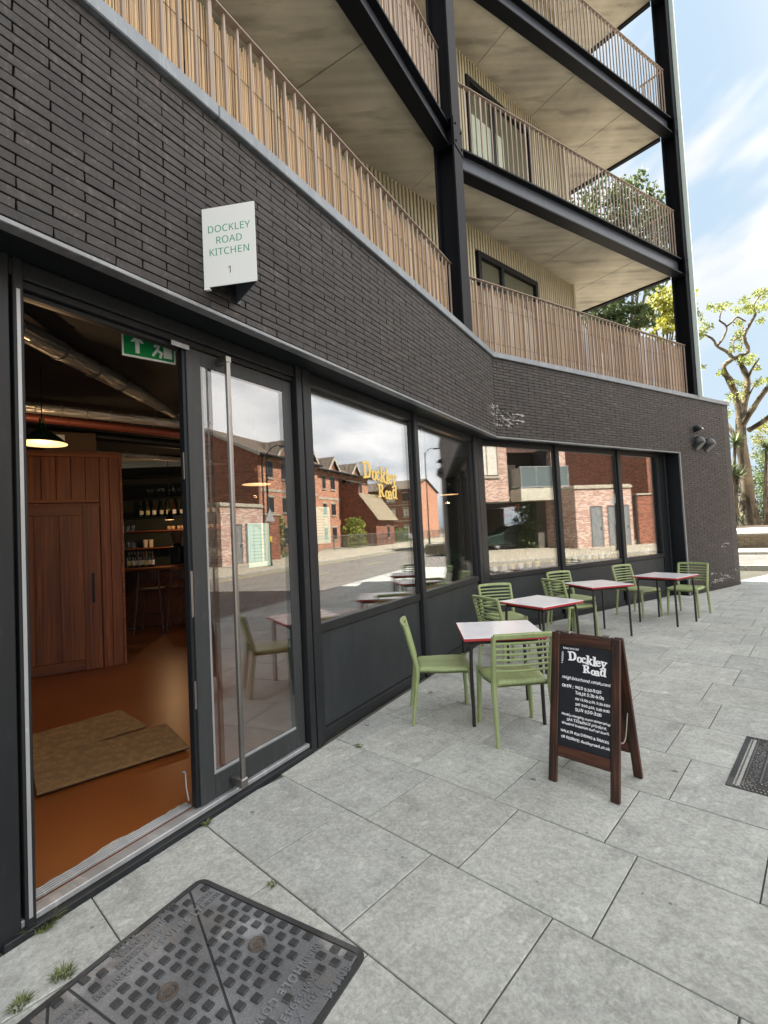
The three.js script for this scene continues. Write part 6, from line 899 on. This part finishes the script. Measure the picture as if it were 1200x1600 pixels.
{ // pale new flats with glazed balcony over a dark undercroft
  const h = street('pale_flats', 'pale pink brick flats with glass balcony above a dark open undercroft', 'building', 8.0, 17.2); const W = 14.6, U = 3.05;
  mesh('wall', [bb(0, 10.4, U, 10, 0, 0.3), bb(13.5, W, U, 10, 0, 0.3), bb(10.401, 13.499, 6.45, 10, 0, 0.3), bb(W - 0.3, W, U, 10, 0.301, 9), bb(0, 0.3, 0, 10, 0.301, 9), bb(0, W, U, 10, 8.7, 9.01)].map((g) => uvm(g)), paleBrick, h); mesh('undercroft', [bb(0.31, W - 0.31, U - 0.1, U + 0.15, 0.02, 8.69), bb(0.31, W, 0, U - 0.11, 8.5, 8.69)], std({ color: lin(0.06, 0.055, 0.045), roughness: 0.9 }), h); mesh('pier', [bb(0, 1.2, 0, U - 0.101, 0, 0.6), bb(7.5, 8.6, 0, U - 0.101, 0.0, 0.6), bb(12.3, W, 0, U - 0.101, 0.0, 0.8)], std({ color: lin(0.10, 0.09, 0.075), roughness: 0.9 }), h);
  const b = new THREE.Group(); b.name = 'balcony'; h.add(b); mesh('recess', [bb(10.41, 13.49, U + 0.16, 6.44, 2.0, 2.1), bb(10.41, 10.46, U + 0.16, 6.44, 0.31, 1.99), bb(13.44, 13.49, U + 0.16, 6.44, 0.31, 1.99)], std({ color: lin(0.05, 0.045, 0.045), roughness: 0.8 }), b); mesh('slab', bb(10.5, 13.9, 2.98, 3.72, -1.3, -0.01), std({ map: slabTex, color: lin(0.8, 0.74, 0.62), roughness: 0.8 }), b); mesh('balustrade', [bb(10.55, 13.85, 3.83, 5.0, -1.26, -1.245, 0.002), bb(10.55, 10.565, 3.83, 5.0, -1.24, -0.02, 0.002), bb(13.835, 13.85, 3.83, 5.0, -1.24, -0.02, 0.002)], std({ color: lin(0.20, 0.24, 0.235), roughness: 0.1, metalness: 0.5 }), b); mesh('handrail', [bb(10.5, 13.9, 5.0, 5.06, -1.28, -1.22), bb(10.5, 13.9, 3.76, 3.83, -1.29, -1.22), ...[10.55, 11.6, 12.7, 13.8].map((x) => bb(x, x + 0.05, 3.83, 5.0, -1.29, -1.262))], alu, b); mesh('back_door', bb(10.9, 12.1, U + 0.3, 5.6, 1.96, 1.999), blindM, b);
  houseWindow(h, 9.0, 4.65, 6.6, 1.5, 0, true); houseWindow(h, 4.5, 4.65, 6.6, 1.5, 0, true); houseWindow(h, 9.0, 7.6, 9.2, 1.5, 0); houseWindow(h, 12, 7.6, 9.2, 1.6, 0);
}
function car(label, u, v, y, turn, paint, group) { // compact estate car: local x is forwards
  const o = thingAt('parked_car', label, 'car', FD, u, y, v, turn); const prof = [[-2.05, 0.35], [-2.08, 0.75], [-1.95, 0.98], [-1.75, 1.38], [-1.5, 1.46], [0.0, 1.47], [0.35, 1.40], [1.05, 0.98], [1.85, 0.85], [2.1, 0.66], [2.12, 0.35]]; const lower = [[-2.05, 0.35], [-2.08, 0.75], [-1.97, 0.97], [1.05, 0.97], [1.85, 0.85], [2.1, 0.66], [2.12, 0.35]], cab = [[-1.96, 0.97], [-1.72, 1.38], [-1.5, 1.46], [0.0, 1.47], [0.35, 1.40], [1.0, 0.97]];
  const ex = (pts, d, bv) => { const g = new THREE.ExtrudeGeometry(new THREE.Shape(pts.map(([x, z]) => new THREE.Vector2(x, z))), { depth: d - 2 * bv, bevelEnabled: true, bevelSize: bv * 0.7, bevelThickness: bv, bevelSegments: 3 }); g.translate(0, 0, -d / 2 + bv); return g; }; void prof;
  const pm = new THREE.MeshPhysicalMaterial({ color: paint, roughness: 0.4, metalness: 0.3, clearcoat: 1, clearcoatRoughness: 0.05 }); mesh('body', [ex(lower, 1.74, 0.1)], pm, o); mesh('cabin', ex(cab, 1.5, 0.12), pm, o); mesh('side_window', [bb(-1.5, -0.45, 1.0, 1.34, -0.762, 0.762, 0.01), bb(-0.38, 0.42, 1.0, 1.34, -0.763, 0.763, 0.01)], winGlass, o); const ws = bb(-0.36, 0.36, -0.01, 0.01, -0.66, 0.66); ws.rotateZ(-0.58); ws.translate(0.70, 1.21, 0); mesh('windscreen', ws, winGlass, o);
  for (const x of [-1.32, 1.32]) for (const s of [-1, 1]) { const w = new THREE.Group(); w.name = 'wheel'; w.position.set(x, 0.31, s * 0.76); o.add(w); mesh('tyre', new THREE.TorusGeometry(0.23, 0.085, 10, 24), gutterM, w); mesh('rim', new THREE.CylinderGeometry(0.19, 0.19, 0.12, 18).rotateX(Math.PI / 2), alu, w); } mesh('headlight', bb(2.0, 2.1, 0.62, 0.76, -0.75, -0.42, 0.02), alu, o); mesh('headlight', bb(2.0, 2.1, 0.62, 0.76, 0.42, 0.75, 0.02), alu, o); mesh('tail_light', bb(-2.1, -2.02, 0.7, 0.92, -0.78, -0.55, 0.02), redEdge, o); mesh('tail_light', bb(-2.1, -2.02, 0.7, 0.92, 0.55, 0.78, 0.02), redEdge, o);
}
car('dark green car parked in the undercroft of the pale flats', 19.2, 18.9, 0, Math.PI, lin(0.012, 0.03, 0.026)); car('white estate car parked behind the railings near the brown brick block', 61.5, 18.6, 0, 0.3, lin(0.75, 0.75, 0.75));
{ // railings in front of the houses, hedges
  const f = street('metal_railing', 'grey metal railing along the far pavement in front of the houses', 'fence', 28.5, 15.6); const fm = std({ color: lin(0.16, 0.165, 0.16), roughness: 0.5 }); for (let x = 0; x <= 44; x += 2.75) mesh('post', bb(x, x + 0.06, 0, 1.45, -0.03, 0.03), fm, f); mesh('rail', bb(0, 44, 1.32, 1.36, -0.02, 0.02), fm, f); mesh('rail', bb(0, 44, 0.16, 0.2, -0.02, 0.02), fm, f); const bars = []; for (let x = 0.12; x < 44; x += 0.13) bars.push(new THREE.BoxGeometry(0.014, 1.12, 0.014).translate(x, 0.76, 0).toNonIndexed()); stuff(mesh('bars', bars, fm, f));
  const bush = (label, u, v, w, h, d, n, seed, m) => { const o = street('hedge_bush', label, 'shrub', u, v), r = rng(seed), cl = []; for (let i = 0; i < n; i++) { const a = r() * 6.28, k = Math.sqrt(r()), t = r(); cl.push([Math.cos(a) * k * w / 2 * Math.sqrt(1 - t * t * 0.7), t * h, Math.sin(a) * k * d / 2 * Math.sqrt(1 - t * t * 0.7), 0.4, 34]); } mesh('stem', limb([V3(0, 0, 0), V3(0.1, h * 0.4, 0), V3(0, h * 0.7, 0)], 0.08, 0.04, 6, 6, 0.1, seed), bark, o); stuff(mesh('foliage', leaves(cl, 0.16, seed), m, o)); };
  bush('rounded sunlit hedge bush behind the railing by the gabled terrace', 44.2, 17.2, 3.6, 2.9, 2.2, 130, 7, leafMat(0.24, 0.27, 0.05, 0.2)); bush('leafy bush at the corner of the first red terrace', 29.2, 16.6, 2.2, 3.2, 1.6, 90, 9, leafMat(0.17, 0.22, 0.05, 0.25)); bush('dark bush between the pale flats and the hut', 20.2, 18.2, 1.8, 4.4, 2.0, 120, 11, leafMat(0.10, 0.14, 0.05, 0.25)); bush('low clipped hedge near the white car', 58, 17.4, 6, 1.6, 1.4, 110, 13, leafMat(0.13, 0.18, 0.05, 0.2)); bush('dark shrubbery at the back of the undercroft', 17.8, 24.6, 4.4, 2.9, 1.2, 130, 15, leafMat(0.06, 0.09, 0.035, 0.2)); bush('light green creeper spray above the hut roof', 22.2, 17.9, 3.0, 5.0, 1.0, 70, 17, leafMat(0.26, 0.32, 0.06, 0.4));
}
renderer.render(scene, camera);
